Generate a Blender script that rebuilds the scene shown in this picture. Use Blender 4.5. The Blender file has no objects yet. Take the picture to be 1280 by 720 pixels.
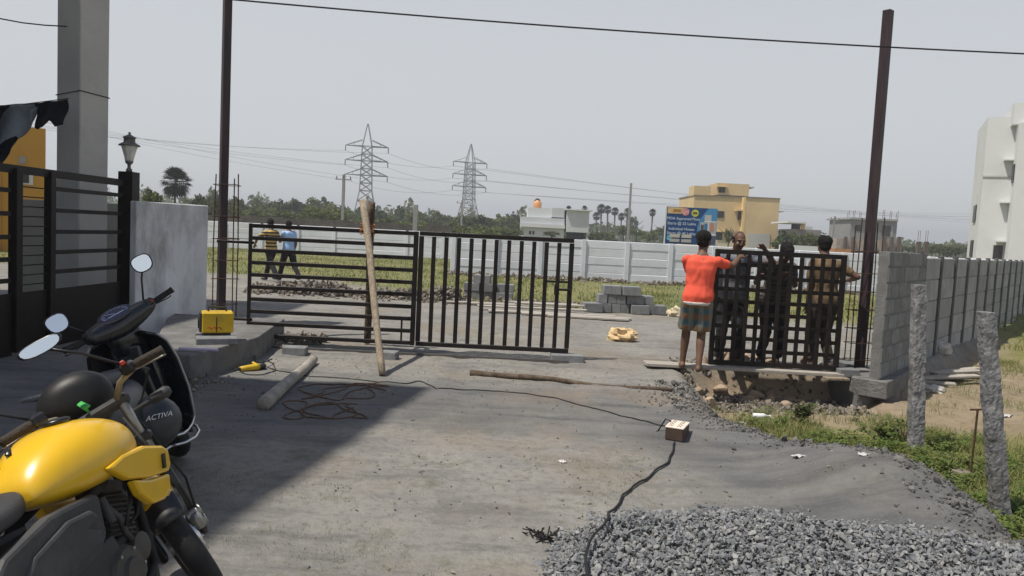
import bpy, bmesh, math, random
import numpy as np
from mathutils import Vector, Matrix, noise
R = math.radians
V = Vector
sc = bpy.context.scene
COL = sc.collection
random.seed(7)
rng = np.random.default_rng(11)

# ------------------------------------------------------------------ camera
FPX, PITCH, ROLL, CAMZ = 950.0, R(4.03), R(2.8), 1.6
cf = V((0, math.cos(PITCH), -math.sin(PITCH)))
cu0 = V((0, math.sin(PITCH), math.cos(PITCH)))
cr = V((1, 0, 0)) * math.cos(ROLL) + cu0 * math.sin(ROLL)
cu = cu0 * math.cos(ROLL) - V((1, 0, 0)) * math.sin(ROLL)
cam_d = bpy.data.cameras.new('camera')
cam = bpy.data.objects.new('camera', cam_d)
COL.objects.link(cam)
cam.matrix_world = Matrix(((cr.x, cu.x, -cf.x, 0), (cr.y, cu.y, -cf.y, 0), (cr.z, cu.z, -cf.z, CAMZ), (0, 0, 0, 1)))
cam_d.sensor_width = 36
cam_d.lens = FPX / 1280 * 36
cam_d.clip_start = 0.05
cam_d.clip_end = 5000
sc.camera = cam

# ------------------------------------------------------------------ sky and sun
HAZE = 0.0011
SUN_EL, SUN_Y = R(66), -0.19
world = bpy.data.worlds.new('World')
sc.world = world
world.use_nodes = True
wt = world.node_tree
bg = wt.nodes['Background']
sky = wt.nodes.new('ShaderNodeTexSky')
sky.sky_type = 'NISHITA'
sky.sun_disc = False
sky.sun_elevation = SUN_EL
sky.sun_rotation = R(-115)
sky.air_density = 1.0
sky.dust_density = 1.2
sky.ozone_density = 1.0
hs = wt.nodes.new('ShaderNodeHueSaturation')
hs.inputs['Saturation'].default_value = 1.0
hs.inputs['Value'].default_value = 1.0
wt.links.new(sky.outputs[0], hs.inputs['Color'])
mxs = wt.nodes.new('ShaderNodeMixRGB')
mxs.inputs[2].default_value = (6.9, 7.05, 7.2, 1)
# pale heat haze low in the sky, thinning out towards the zenith
wtc = wt.nodes.new('ShaderNodeTexCoord'); wsx = wt.nodes.new('ShaderNodeSeparateXYZ'); wt.links.new(wtc.outputs['Generated'], wsx.inputs[0])
prev = wsx.outputs['Z']
for op, val in (('DIVIDE', 0.55), ('POWER', 4.0), ('MULTIPLY', -1.0)):
    nd = wt.nodes.new('ShaderNodeMath'); nd.operation = op; nd.inputs[1].default_value = val; wt.links.new(prev, nd.inputs[0]); prev = nd.outputs[0]
nd = wt.nodes.new('ShaderNodeMath'); nd.operation = 'EXPONENT'; wt.links.new(prev, nd.inputs[0])
nd2 = wt.nodes.new('ShaderNodeMath'); nd2.operation = 'MULTIPLY'; nd2.inputs[1].default_value = 0.86; wt.links.new(nd.outputs[0], nd2.inputs[0])
wt.links.new(nd2.outputs[0], mxs.inputs[0])
wt.links.new(hs.outputs[0], mxs.inputs[1])
wt.links.new(mxs.outputs[0], bg.inputs['Color'])
bg.inputs['Strength'].default_value = 0.1

sun_d = bpy.data.lights.new('sun', 'SUN')
sun_d.energy = 5.0
sun_d.angle = R(0.7)
sun_d.color = (1.0, 0.94, 0.84)
sun = bpy.data.objects.new('sun', sun_d)
COL.objects.link(sun)
ldir = V((math.cos(SUN_EL), -SUN_Y, -math.sin(SUN_EL))).normalized()
sun.rotation_euler = ldir.to_track_quat('-Z', 'Y').to_euler()
sun.location = (-20, 5, 40)
vs = sc.view_settings
vs.view_transform = 'Standard'
vs.look = 'None'
vs.exposure = 0.0
vs.gamma = 1.0
vs.use_curve_mapping = False
sc.cycles.volume_bounces = 0
sc.cycles.max_bounces = 6

# ------------------------------------------------------------------ helpers
def ray(px, py):
    return cf + cr * ((px - 640) / FPX) + cu * ((360 - py) / FPX)

def at(px, py, y):
    d = ray(px, py)
    return V((0, 0, CAMZ)) + d * (y / d.y)

def G(px, py, z=0.0):
    d = ray(px, py)
    return V((0, 0, CAMZ)) + d * ((z - CAMZ) / d.z)

_perm = rng.integers(0, 1 << 30, 65536)
def _hash(i, j, s):
    return ((_perm[(i * 73 + j * 1619 + s * 131) & 65535] ^ _perm[(i * 911 + j * 37 + s * 7) & 65535]) & 0xFFFF) / 65535.0
def vn(x, y, s=0):
    x = np.asarray(x, float); y = np.asarray(y, float)
    i = np.floor(x).astype(int); j = np.floor(y).astype(int)
    fx = x - i; fy = y - j
    fx = fx * fx * (3 - 2 * fx); fy = fy * fy * (3 - 2 * fy)
    return (_hash(i, j, s) * (1 - fx) + _hash(i + 1, j, s) * fx) * (1 - fy) + (_hash(i, j + 1, s) * (1 - fx) + _hash(i + 1, j + 1, s) * fx) * fy
def fbm(x, y, s=0, o=4):
    t = 0; a = 0.5
    x = np.asarray(x, float); y = np.asarray(y, float)
    for k in range(o):
        t = t + a * (vn(x, y, s + k) - 0.5); x = x * 2.03 + 3.1; y = y * 2.03 + 1.7; a *= 0.55
    return t
def sst(a, b, x):
    t = np.clip((np.asarray(x, float) - a) / (b - a), 0, 1)
    return t * t * (3 - 2 * t)

def tag(o, label=None, cat=None, group=None, kind=None):
    if label: o['label'] = label
    if cat: o['category'] = cat
    if group: o['group'] = group
    if kind: o['kind'] = kind
    return o
def empty(name, loc=(0, 0, 0), rz=0, label=None, cat=None, group=None):
    o = bpy.data.objects.new(name, None)
    o.empty_display_size = 0.1
    COL.objects.link(o)
    o.location = loc
    o.rotation_euler = (0, 0, rz)
    return tag(o, label, cat, group)
def put(name, mesh, parent=None, mat=None, M4=None):
    o = bpy.data.objects.new(name, mesh)
    COL.objects.link(o)
    if mat is not None and not mesh.materials:
        mesh.materials.append(mat)
    if parent is not None: o.parent = parent
    if M4 is not None: o.matrix_basis = M4
    return o
def copy_tree(o, parent=None):
    c = o.copy(); COL.objects.link(c); c.parent = parent
    for ch in list(o.children): copy_tree(ch, c)
    return c
def fm(name, verts, faces):
    verts = np.asarray(verts, np.float32); faces = np.asarray(faces, np.int32)
    me = bpy.data.meshes.new(name)
    k = faces.shape[1]
    me.vertices.add(len(verts)); me.vertices.foreach_set('co', verts.ravel())
    me.loops.add(faces.size); me.loops.foreach_set('vertex_index', faces.ravel())
    me.polygons.add(len(faces))
    me.polygons.foreach_set('loop_start', np.arange(0, faces.size, k, dtype=np.int32))
    me.polygons.foreach_set('loop_total', np.full(len(faces), k, np.int32))
    me.update(calc_edges=True); me.validate()
    me.polygons.foreach_set('use_smooth', np.zeros(len(me.polygons), bool))
    return me

class MB:
    def __init__(s, X=None): s.v = []; s.f = []; s.mi = []; s.m = 0; s.X = X
    def add(s, vs, fs):
        n = len(s.v)
        X = s.X
        for v in vs:
            v = V(v)
            s.v.append(X(v) if X else v)
        for f in fs:
            s.f.append([i + n for i in f]); s.mi.append(s.m)
        return s
    def box(s, c, d, rot=None, ch=0.0):
        hx, hy, hz = d[0] / 2, d[1] / 2, d[2] / 2
        c = V(c)
        if isinstance(rot, (int, float)): rot = Matrix.Rotation(rot, 3, 'Z')
        vs = []; fs = []
        if ch <= 0:
            for z in (-hz, hz):
                for (x, y) in ((-hx, -hy), (hx, -hy), (hx, hy), (-hx, hy)): vs.append(V((x, y, z)))
            fs = [[3, 2, 1, 0], [4, 5, 6, 7], [0, 1, 5, 4], [1, 2, 6, 5], [2, 3, 7, 6], [3, 0, 4, 7]]
        else:
            ch = min(ch, hx * .8, hy * .8, hz * .8)
            idx = {}
            for sx in (-1, 1):
                for sy in (-1, 1):
                    for sz in (-1, 1):
                        for a in range(3):
                            p = [sx * (hx - ch), sy * (hy - ch), sz * (hz - ch)]
                            p[a] = (sx * hx, sy * hy, sz * hz)[a]
                            idx[(sx, sy, sz, a)] = len(vs); vs.append(V(p))
            def q(l, n):
                pts = [vs[i] for i in l]
                nn = (pts[1] - pts[0]).cross(pts[2] - pts[0])
                fs.append(l if nn.dot(V(n)) > 0 else l[::-1])
            for a in range(3):
                b, e = [k for k in range(3) if k != a]
                for sg in (-1, 1):
                    l = []
                    for (u, w) in ((-1, -1), (1, -1), (1, 1), (-1, 1)):
                        k = [0, 0, 0]; k[a] = sg; k[b] = u; k[e] = w
                        l.append(idx[(k[0], k[1], k[2], a)])
                    n = [0, 0, 0]; n[a] = sg; q(l, n)
                    for u in (-1, 1):
                        if sg * 1 and a < b or True:
                            pass
            for a in range(3):
                for b in range(a + 1, 3):
                    e = 3 - a - b
                    for sa in (-1, 1):
                        for sb in (-1, 1):
                            k0 = [0, 0, 0]; k0[a] = sa; k0[b] = sb; k0[e] = -1
                            k1 = list(k0); k1[e] = 1
                            l = [idx[(*k0, a)], idx[(*k0, b)], idx[(*k1, b)], idx[(*k1, a)]]
                            n = [0, 0, 0]; n[a] = sa; n[b] = sb; q(l, n)
            for sx in (-1, 1):
                for sy in (-1, 1):
                    for sz in (-1, 1):
                        q([idx[(sx, sy, sz, a)] for a in range(3)], (sx, sy, sz))
        if rot is not None: vs = [rot @ v for v in vs]
        return s.add([c + v for v in vs], fs)
    def bar(s, a, b, w, h, up=(0, 0, 1), ch=0.0):
        a = V(a); b = V(b); d = b - a; L = d.length; d.normalize()
        up = V(up)
        x = d.cross(up)
        if x.length < 1e-4: x = d.cross(V((0, 1, 0)))
        x.normalize(); z = x.cross(d)
        rot = Matrix((x, d, z)).transposed()
        return s.box((a + b) / 2, (w, L, h), rot, ch)
    def ring(s, c, x, y, n):
        return [c + x * math.cos(2 * math.pi * i / n) + y * math.sin(2 * math.pi * i / n) for i in range(n)]
    def loft(s, rings, cap=True, closed=False):
        n = len(rings[0]); vs = [p for r in rings for p in r]; fs = []
        m = len(rings)
        for k in range(m if closed else m - 1):
            k2 = (k + 1) % m
            for i in range(n):
                j = (i + 1) % n
                fs.append([k * n + i, k * n + j, k2 * n + j, k2 * n + i])
        if cap and not closed:
            fs.append(list(range(n))[::-1]); fs.append([(m - 1) * n + i for i in range(n)])
        return s.add(vs, fs)
    def tube(s, pts, r, n=8, cap=True, flat=1.0, closed=False):
        pts = [V(p) for p in pts]; m = len(pts)
        rr = r if isinstance(r, (list, tuple)) else [r] * m
        rings = []; px = None
        for i, p in enumerate(pts):
            if closed: t = pts[(i + 1) % m] - pts[i - 1]
            else: t = pts[min(i + 1, m - 1)] - pts[max(i - 1, 0)]
            if t.length < 1e-9: t = V((0, 0, 1))
            t.normalize()
            if px is None:
                ref = V((0, 0, 1)) if abs(t.z) < 0.9 else V((0, 1, 0))
                x = ref.cross(t).normalized()
            else:
                x = px - t * px.dot(t)
                x = x.normalized() if x.length > 1e-6 else V((1, 0, 0))
            px = x; y = t.cross(x)
            rings.append(s.ring(p, x * rr[i], y * (rr[i] * flat), n))
        return s.loft(rings, cap, closed)
    def cyl(s, a, b, r0, r1=None, n=12):
        return s.tube([a, b], [r0, r0 if r1 is None else r1], n)
    def lathe(s, prof, c=(0, 0, 0), axis=(0, 0, 1), n=20, cap=True):
        c = V(c); ax = V(axis).normalized()
        ref = V((0, 0, 1)) if abs(ax.z) < 0.9 else V((1, 0, 0))
        x = ref.cross(ax).normalized(); y = ax.cross(x)
        return s.loft([s.ring(c + ax * z, x * max(r, 1e-4), y * max(r, 1e-4), n) for r, z in prof], cap)
    def ell(s, c, r, rot=None, n=14, m=9):
        c = V(c); rings = []
        for k in range(m + 1):
            th = math.pi * (k + 0.02 * (k == 0) - 0.02 * (k == m)) / m
            z = -math.cos(th); q = math.sin(th)
            ring = []
            for i in range(n):
                p = V((r[0] * q * math.cos(2 * math.pi * i / n), r[1] * q * math.sin(2 * math.pi * i / n), r[2] * z))
                ring.append(c + (rot @ p if rot is not None else p))
            rings.append(ring)
        return s.loft(rings, True)
    def prism(s, poly, a, b, f):
        # poly: 2D outline; f(u, v, w) -> point; extruded from w=a to w=b
        n = len(poly)
        vs = [f(u, v, a) for u, v in poly] + [f(u, v, b) for u, v in poly]
        fs = [list(range(n)), [n + i for i in range(n)][::-1]]
        for i in range(n):
            j = (i + 1) % n
            fs.append([i, n + i, n + j, j])
        return s.add(vs, fs)
    def grid(s, fn, nu, nv):
        vs = [fn(i / nu, j / nv) for j in range(nv + 1) for i in range(nu + 1)]
        fs = [[j * (nu + 1) + i, j * (nu + 1) + i + 1, (j + 1) * (nu + 1) + i + 1, (j + 1) * (nu + 1) + i] for j in range(nv) for i in range(nu)]
        return s.add(vs, fs)
    def mesh(s, name='m', fix=True):
        me = bpy.data.meshes.new(name)
        me.from_pydata([tuple(v) for v in s.v], [], s.f)
        me.update()
        if fix:
            bm = bmesh.new(); bm.from_mesh(me)
            bmesh.ops.recalc_face_normals(bm, faces=bm.faces); bm.to_mesh(me); bm.free()
        if s.m or any(s.mi):
            me.polygons.foreach_set('material_index', s.mi)
        return me
    def build(s, name, mat, parent=None, smooth=False, sub=0, bevel=0.0, solid=0.0, fix=True):
        me = s.mesh(name, fix)
        for m in (mat if isinstance(mat, (list, tuple)) else [mat]): me.materials.append(m)
        if smooth:
            me.polygons.foreach_set('use_smooth', [True] * len(me.polygons))
            if smooth == 2: me.set_sharp_from_angle(angle=R(38))
        o = put(name, me, parent)
        if solid:
            md = o.modifiers.new('s', 'SOLIDIFY'); md.thickness = solid; md.offset = 0
        if bevel:
            md = o.modifiers.new('b', 'BEVEL'); md.width = bevel; md.segments = 2; md.limit_method = 'ANGLE'; md.angle_limit = R(35)
        if sub:
            md = o.modifiers.new('u', 'SUBSURF'); md.levels = sub; md.render_levels = sub
        return o

# ------------------------------------------------------------------ materials
def nt_mat(name):
    m = bpy.data.materials.new(name); m.use_nodes = True
    t = m.node_tree
    return m, t, t.nodes['Principled BSDF']
def N(t, kind, **kw):
    n = t.nodes.new(kind)
    for k, v in kw.items():
        if k.startswith('i_'): n.inputs[k[2:].replace('_', ' ')].default_value = v
        else: setattr(n, k, v)
    return n
def c4(c): return (c[0], c[1], c[2], 1.0)
MATS = {}
def mat(name, col, rough=0.8, metal=0.0, col2=None, scale=4.0, var=0.18, bump=0.0, bscale=40.0, spec=0.35, rnd=0.0, coat=0.0, stretch=(1, 1, 1), dirt=None, dscale=2.0, damt=0.5, trans=0.0):
    if name in MATS: return MATS[name]
    m, t, b = nt_mat(name); L = t.links.new
    tc = N(t, 'ShaderNodeTexCoord'); mp = N(t, 'ShaderNodeMapping')
    mp.inputs['Scale'].default_value = stretch
    L(tc.outputs['Object'], mp.inputs['Vector'])
    oi = N(t, 'ShaderNodeObjectInfo')
    ad = N(t, 'ShaderNodeVectorMath', operation='ADD'); L(mp.outputs[0], ad.inputs[0])
    sc_ = N(t, 'ShaderNodeMath', operation='MULTIPLY'); sc_.inputs[1].default_value = 37.0; L(oi.outputs['Random'], sc_.inputs[0])
    L(sc_.outputs[0], ad.inputs[1])
    co = ad.outputs[0]
    nz = N(t, 'ShaderNodeTexNoise'); nz.inputs['Scale'].default_value = scale; nz.inputs['Detail'].default_value = 7; nz.inputs['Roughness'].default_value = 0.62
    L(co, nz.inputs['Vector'])
    rp = N(t, 'ShaderNodeMapRange'); rp.inputs['From Min'].default_value = 0.3; rp.inputs['From Max'].default_value = 0.7
    L(nz.outputs['Fac'], rp.inputs['Value'])
    mx = N(t, 'ShaderNodeMixRGB')
    a = [c * (1 - var) for c in col]; c2 = [min(1, c * (1 + var)) for c in col] if col2 is None else col2
    if col2 is not None: a = col
    mx.inputs[1].default_value = c4(a); mx.inputs[2].default_value = c4(c2)
    L(rp.outputs[0], mx.inputs[0]); out = mx.outputs[0]
    if dirt is not None:
        n2 = N(t, 'ShaderNodeTexNoise'); n2.inputs['Scale'].default_value = dscale; n2.inputs['Detail'].default_value = 9; n2.inputs['Roughness'].default_value = 0.7
        L(co, n2.inputs['Vector'])
        r2 = N(t, 'ShaderNodeMapRange'); r2.inputs['From Min'].default_value = 0.48; r2.inputs['From Max'].default_value = 0.72; r2.inputs['To Max'].default_value = damt
        L(n2.outputs['Fac'], r2.inputs['Value'])
        m2 = N(t, 'ShaderNodeMixRGB'); L(r2.outputs[0], m2.inputs[0]); L(out, m2.inputs[1]); m2.inputs[2].default_value = c4(dirt)
        out = m2.outputs[0]
    if rnd > 0:
        hv = N(t, 'ShaderNodeHueSaturation')
        rr = N(t, 'ShaderNodeMapRange'); rr.inputs['To Min'].default_value = 1 - rnd; rr.inputs['To Max'].default_value = 1 + rnd
        L(oi.outputs['Random'], rr.inputs['Value']); L(rr.outputs[0], hv.inputs['Value']); L(out, hv.inputs['Color']); out = hv.outputs[0]
    L(out, b.inputs['Base Color'])
    b.inputs['Metallic'].default_value = metal
    b.inputs['Specular IOR Level'].default_value = spec
    if coat: b.inputs['Coat Weight'].default_value = coat; b.inputs['Coat Roughness'].default_value = 0.12
    rg = N(t, 'ShaderNodeMapRange'); rg.inputs['To Min'].default_value = max(0.03, rough - 0.1); rg.inputs['To Max'].default_value = min(1, rough + 0.1)
    L(nz.outputs['Fac'], rg.inputs['Value']); L(rg.outputs[0], b.inputs['Roughness'])
    if bump > 0:
        n3 = N(t, 'ShaderNodeTexNoise'); n3.inputs['Scale'].default_value = bscale; n3.inputs['Detail'].default_value = 5
        L(co, n3.inputs['Vector'])
        bp = N(t, 'ShaderNodeBump'); bp.inputs['Strength'].default_value = bump; bp.inputs['Distance'].default_value = 0.02
        L(n3.outputs['Fac'], bp.inputs['Height']); L(bp.outputs[0], b.inputs['Normal'])
    if trans: b.inputs['Transmission Weight'].default_value = trans
    MATS[name] = m
    return m
def leafmat(name, c1, c2, rnd=0.25, transl=0.25):
    if name in MATS: return MATS[name]
    m, t, b = nt_mat(name); L = t.links.new
    g = N(t, 'ShaderNodeNewGeometry'); oi = N(t, 'ShaderNodeObjectInfo')
    mx = N(t, 'ShaderNodeMixRGB'); mx.inputs[1].default_value = c4(c1); mx.inputs[2].default_value = c4(c2)
    L(g.outputs['Random Per Island'], mx.inputs[0])
    hv = N(t, 'ShaderNodeHueSaturation'); rr = N(t, 'ShaderNodeMapRange'); rr.inputs['To Min'].default_value = 1 - rnd; rr.inputs['To Max'].default_value = 1 + rnd
    L(oi.outputs['Random'], rr.inputs['Value']); L(rr.outputs[0], hv.inputs['Value']); L(mx.outputs[0], hv.inputs['Color'])
    L(hv.outputs[0], b.inputs['Base Color'])
    b.inputs['Roughness'].default_value = 0.7; b.inputs['Specular IOR Level'].default_value = 0.25
    if transl:
        tr = N(t, 'ShaderNodeBsdfTranslucent'); L(hv.outputs[0], tr.inputs['Color'])
        ms = N(t, 'ShaderNodeMixShader'); ms.inputs[0].default_value = transl
        L(b.outputs[0], ms.inputs[1]); L(tr.outputs[0], ms.inputs[2])
        L(ms.outputs[0], t.nodes['Material Output'].inputs['Surface'])
    MATS[name] = m
    return m

CONC = mat('concrete', (0.27, 0.27, 0.26), 0.9, scale=3, var=0.2, bump=0.35, bscale=60, dirt=(0.14, 0.14, 0.135), dscale=1.6, damt=0.55, rnd=0.08)
BLOCK = mat('concrete_block', (0.205, 0.21, 0.215), 0.95, scale=9, var=0.22, bump=0.6, bscale=110, rnd=0.16)
BLACKP = mat('dark_brown_enamel', (0.012, 0.0085, 0.008), 0.5, scale=6, var=0.35, dirt=(0.04, 0.032, 0.028), dscale=7, damt=0.3, spec=0.25)
STEEL = mat('painted_steel_post', (0.038, 0.025, 0.030), 0.5, scale=3, var=0.3, dirt=(0.085, 0.045, 0.035), dscale=3, damt=0.55, stretch=(3, 3, .6))
RUST = mat('rusty_rebar', (0.07, 0.035, 0.022), 0.85, scale=30, var=0.4)
WOOD = mat('weathered_wood', (0.30, 0.245, 0.18), 0.9, scale=6, var=0.35, bump=0.5, bscale=30, stretch=(6, 6, 1), dirt=(0.10, 0.075, 0.05), dscale=4, damt=0.6)
DWOOD = mat('dark_bark', (0.085, 0.06, 0.042), 0.95, scale=8, var=0.45, bump=0.7, bscale=35, dirt=(0.3, 0.24, 0.17), dscale=5, damt=0.5)
PLANK = mat('grey_plank', (0.36, 0.33, 0.29), 0.9, scale=8, var=0.25, bump=0.3, bscale=50, stretch=(1, 8, 8), rnd=0.15, dirt=(0.2, 0.18, 0.15), dscale=5)
RUBBER = mat('black_rubber', (0.016, 0.016, 0.017), 0.75, scale=10, var=0.3, dirt=(0.10, 0.095, 0.085), dscale=9, damt=0.4)
# ------------------------------------------------------------------ ground
EY = [1.0, 3.0, 4.19, 4.9, 5.53, 6.1, 6.55, 7.24, 8.3, 9.4, 9.9, 10.2]
EX = [2.75, 2.8, 2.82, 2.92, 2.85, 2.31, 2.14, 1.87, 1.90, 2.07, 2.2, 2.4]
WALL0 = V((4.64, 9.3, 0)); WDIR = V((0.63, 0.78, 0)).normalized(); WNOR = V((WDIR.y, -WDIR.x, 0))
def edge_x(y): return np.interp(y, EY, EX)
def outside(x, y): return (x - WALL0.x) * WNOR.x + (y - WALL0.y) * WNOR.y
GRAV = [G(*p, 0.06) for p in ((560, 760), (640, 712), (690, 680), (735, 640), (790, 622), (930, 620), (1000, 628), (1090, 652), (1170, 668), (1250, 682), (1340, 690), (1460, 800), (1000, 900), (560, 900))]
GRAVP = np.array([(p.x, p.y) for p in GRAV])
def poly_sd(x, y, P):
    x = np.asarray(x, float); y = np.asarray(y, float)
    d = np.full(np.broadcast(x, y).shape, 1e9); ins = np.zeros(d.shape, bool)
    n = len(P)
    for i in range(n):
        ax, ay = P[i]; bx, by = P[(i + 1) % n]
        t = np.clip(((x - ax) * (bx - ax) + (y - ay) * (by - ay)) / ((bx - ax) ** 2 + (by - ay) ** 2 + 1e-12), 0, 1)
        d = np.minimum(d, np.hypot(x - ax - t * (bx - ax), y - ay - t * (by - ay)))
        c = ((ay > y) != (by > y)) & (x < (bx - ax) * (y - ay) / (by - ay + 1e-12) + ax)
        ins ^= c
    return np.where(ins, d, -d)
def H(x, y):
    x = np.asarray(x, float); y = np.asarray(y, float)
    near = 1 - sst(14, 40, y)
    z = 0.035 * fbm(x * 0.5, y * 0.5, 1, 3) + 0.03 * fbm(x * 2.1, y * 2.1, 5, 4) * near + 0.022 * fbm(x * 8, y * 8, 9, 3) * near
    wob = 0.22 * fbm(x * 2.2, y * 2.2, 21, 3) + 0.16 * fbm(x * 7.5, y * 7.5, 25, 3)
    d = x - edge_x(y) + wob
    out = sst(-0.05, 0.15, outside(x, y))
    fac = np.maximum((1 - sst(9.95, 10.15, y)) * sst(0.0, 0.1, y), out)
    fac = fac * (1 - sst(18, 30, y))
    z = z - 0.28 * sst(0.0, 0.42, d) * fac
    z = z - 0.14 * sst(2.25, 2.5, x) * (1 - sst(4.5, 4.65, x)) * sst(8.55, 9.0, y) * (1 - sst(9.9, 10.1, y))
    z = z + (0.09 * fbm(x * 1.6, y * 1.6, 33, 4) + 0.05 * fbm(x * 6, y * 6, 35, 3)) * sst(0.2, 0.6, d) * fac * near
    # heap of crusher dust and the gravel heap by the edge
    z = z + (0.20 + .10 * fbm(x * 3, y * 3, 39, 3)) * np.exp(-((x - 2.55) ** 2 / 0.28 + (y - 5.0) ** 2 / 0.9)) * (1 - .55 * sst(0.0, .25, d))
    z = z + (.05 * fbm(x * 5, y * 5, 41, 4) + .03 * fbm(x * 14, y * 14, 43, 3)) * sst(-.9, -.1, d) * (1 - sst(7.5, 8.5, y)) * sst(3.2, 4, y)
    z = z + 0.035 * sst(-0.08, 0.6, poly_sd(x, y, GRAVP)) * (1 - sst(2.4, 3.3, x) * .3)
    for k_, off in ((0, -.55), (1, .85)):
        xc = off + .25 * np.sin(y * .35 + k_) + .12 * fbm(y * .8, y * 0, 110 + k_, 2)
        z = z - .014 * np.exp(-((x - xc) / .10) ** 2) * (1 - sst(11, 16, y)) * sst(-.25, .15, fbm(x * .6, y * .6, 115, 2))
    # shallow wheel ridge across the lane
    z = z + 0.04 * np.exp(-((y - 6.45 + 0.1 * x + .15 * fbm(x, y, 50, 2)) ** 2) / 0.02) * (1 - sst(1.9, 2.3, x)) * sst(-2.4, -1.4, x)
    return z
def h(x, y): return float(H(x, y))

def axis(lo, hi, step, far_lo, far_hi, g=1.22):
    a = list(np.arange(lo, hi, step)); s = step; v = a[-1]
    while v < far_hi:
        s *= g; v += s; a.append(v)
    s = step; v = a[0]
    while v > far_lo:
        s *= g; v -= s; a.insert(0, v)
    return np.array(a)
gx = axis(-7.0, 8.5, 0.06, -900, 900)
gy = axis(2.0, 12.5, 0.06, -120, 1400)
XX, YY = np.meshgrid(gx, gy)
ZZ = H(XX, YY)
nx, ny = len(gx), len(gy)
idx = np.arange(nx * ny).reshape(ny, nx)
F = np.stack([idx[:-1, :-1], idx[:-1, 1:], idx[1:, 1:], idx[1:, :-1]], -1).reshape(-1, 4)
gme = fm('ground', np.stack([XX, YY, ZZ], -1).reshape(-1, 3), F)
gme.polygons.foreach_set('use_smooth', np.ones(len(F), bool))
def grass_w(x, y):
    far = sst(0, 1.2, y - np.interp(x, [-30, -9, -6, -3.5, -1, 2, 4, 8, 30], [21.5, 21.5, 23, 19.0, 17.2, 16.6, 16.2, 16.0, 16.0]) + 1.6 * fbm(x * .5, y * .5, 60, 3))
    d = x - edge_x(y) + 0.22 * fbm(x * 2.2, y * 2.2, 21, 3)
    fac = np.maximum((1 - sst(8.6, 9.0, y)), sst(0.2, 0.6, outside(x, y)))
    bare = sst(7.6, 8.4, y + 0.9 * fbm(x * .8, y * .8, 62, 3)) * (1 - sst(12, 15, y))
    near = sst(0.22, 0.5, d) * fac * (1 - 0.85 * bare)
    return np.maximum(far * (1 - sst(0, .2, outside(x, y)) * (1 - sst(11, 14, y))), near)
W = np.zeros((ny, nx, 4), np.float32)
gw = grass_w(XX, YY)
d_ = XX - edge_x(YY) + 0.22 * fbm(XX * 2.2, YY * 2.2, 21, 3)
W[..., 0] = gw
dirt = sst(0.1, 0.4, d_) * np.maximum(1 - sst(10.0, 10.2, YY), sst(0, .2, outside(XX, YY)))
W[..., 1] = dirt
dust_shade_band = sst(5.75, 6.35, YY + 0.1 * XX + np.clip(-1.0 - XX, 0, 2) * .75 + .5 * fbm(XX, YY, 50, 3)) * (1 - sst(7.5, 8.6, YY + .5 * fbm(XX * .8, YY * .8, 53, 3)))  # grey dust band, drawn out left and nearer to darken the shaded lane
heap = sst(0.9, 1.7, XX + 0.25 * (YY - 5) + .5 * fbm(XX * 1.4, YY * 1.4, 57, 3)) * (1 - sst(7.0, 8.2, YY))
W[..., 2] = np.clip(np.maximum(dust_shade_band * .85, heap), 0, 1)
W[..., 3] = np.clip(1.3 * np.exp(-(((XX - 1.15) / .9) ** 2 + ((YY - 7.55) / .45) ** 2)) + .9 * np.exp(-(((XX - .2) / .8) ** 2 + ((YY - 5.9) / .3) ** 2)), 0, 1) * np.clip(.5 + 2.2 * fbm(XX * 2, YY * 2, 120, 3), 0, 1)
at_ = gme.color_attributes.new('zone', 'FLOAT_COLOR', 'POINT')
at_.data.foreach_set('color', W.ravel())
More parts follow.
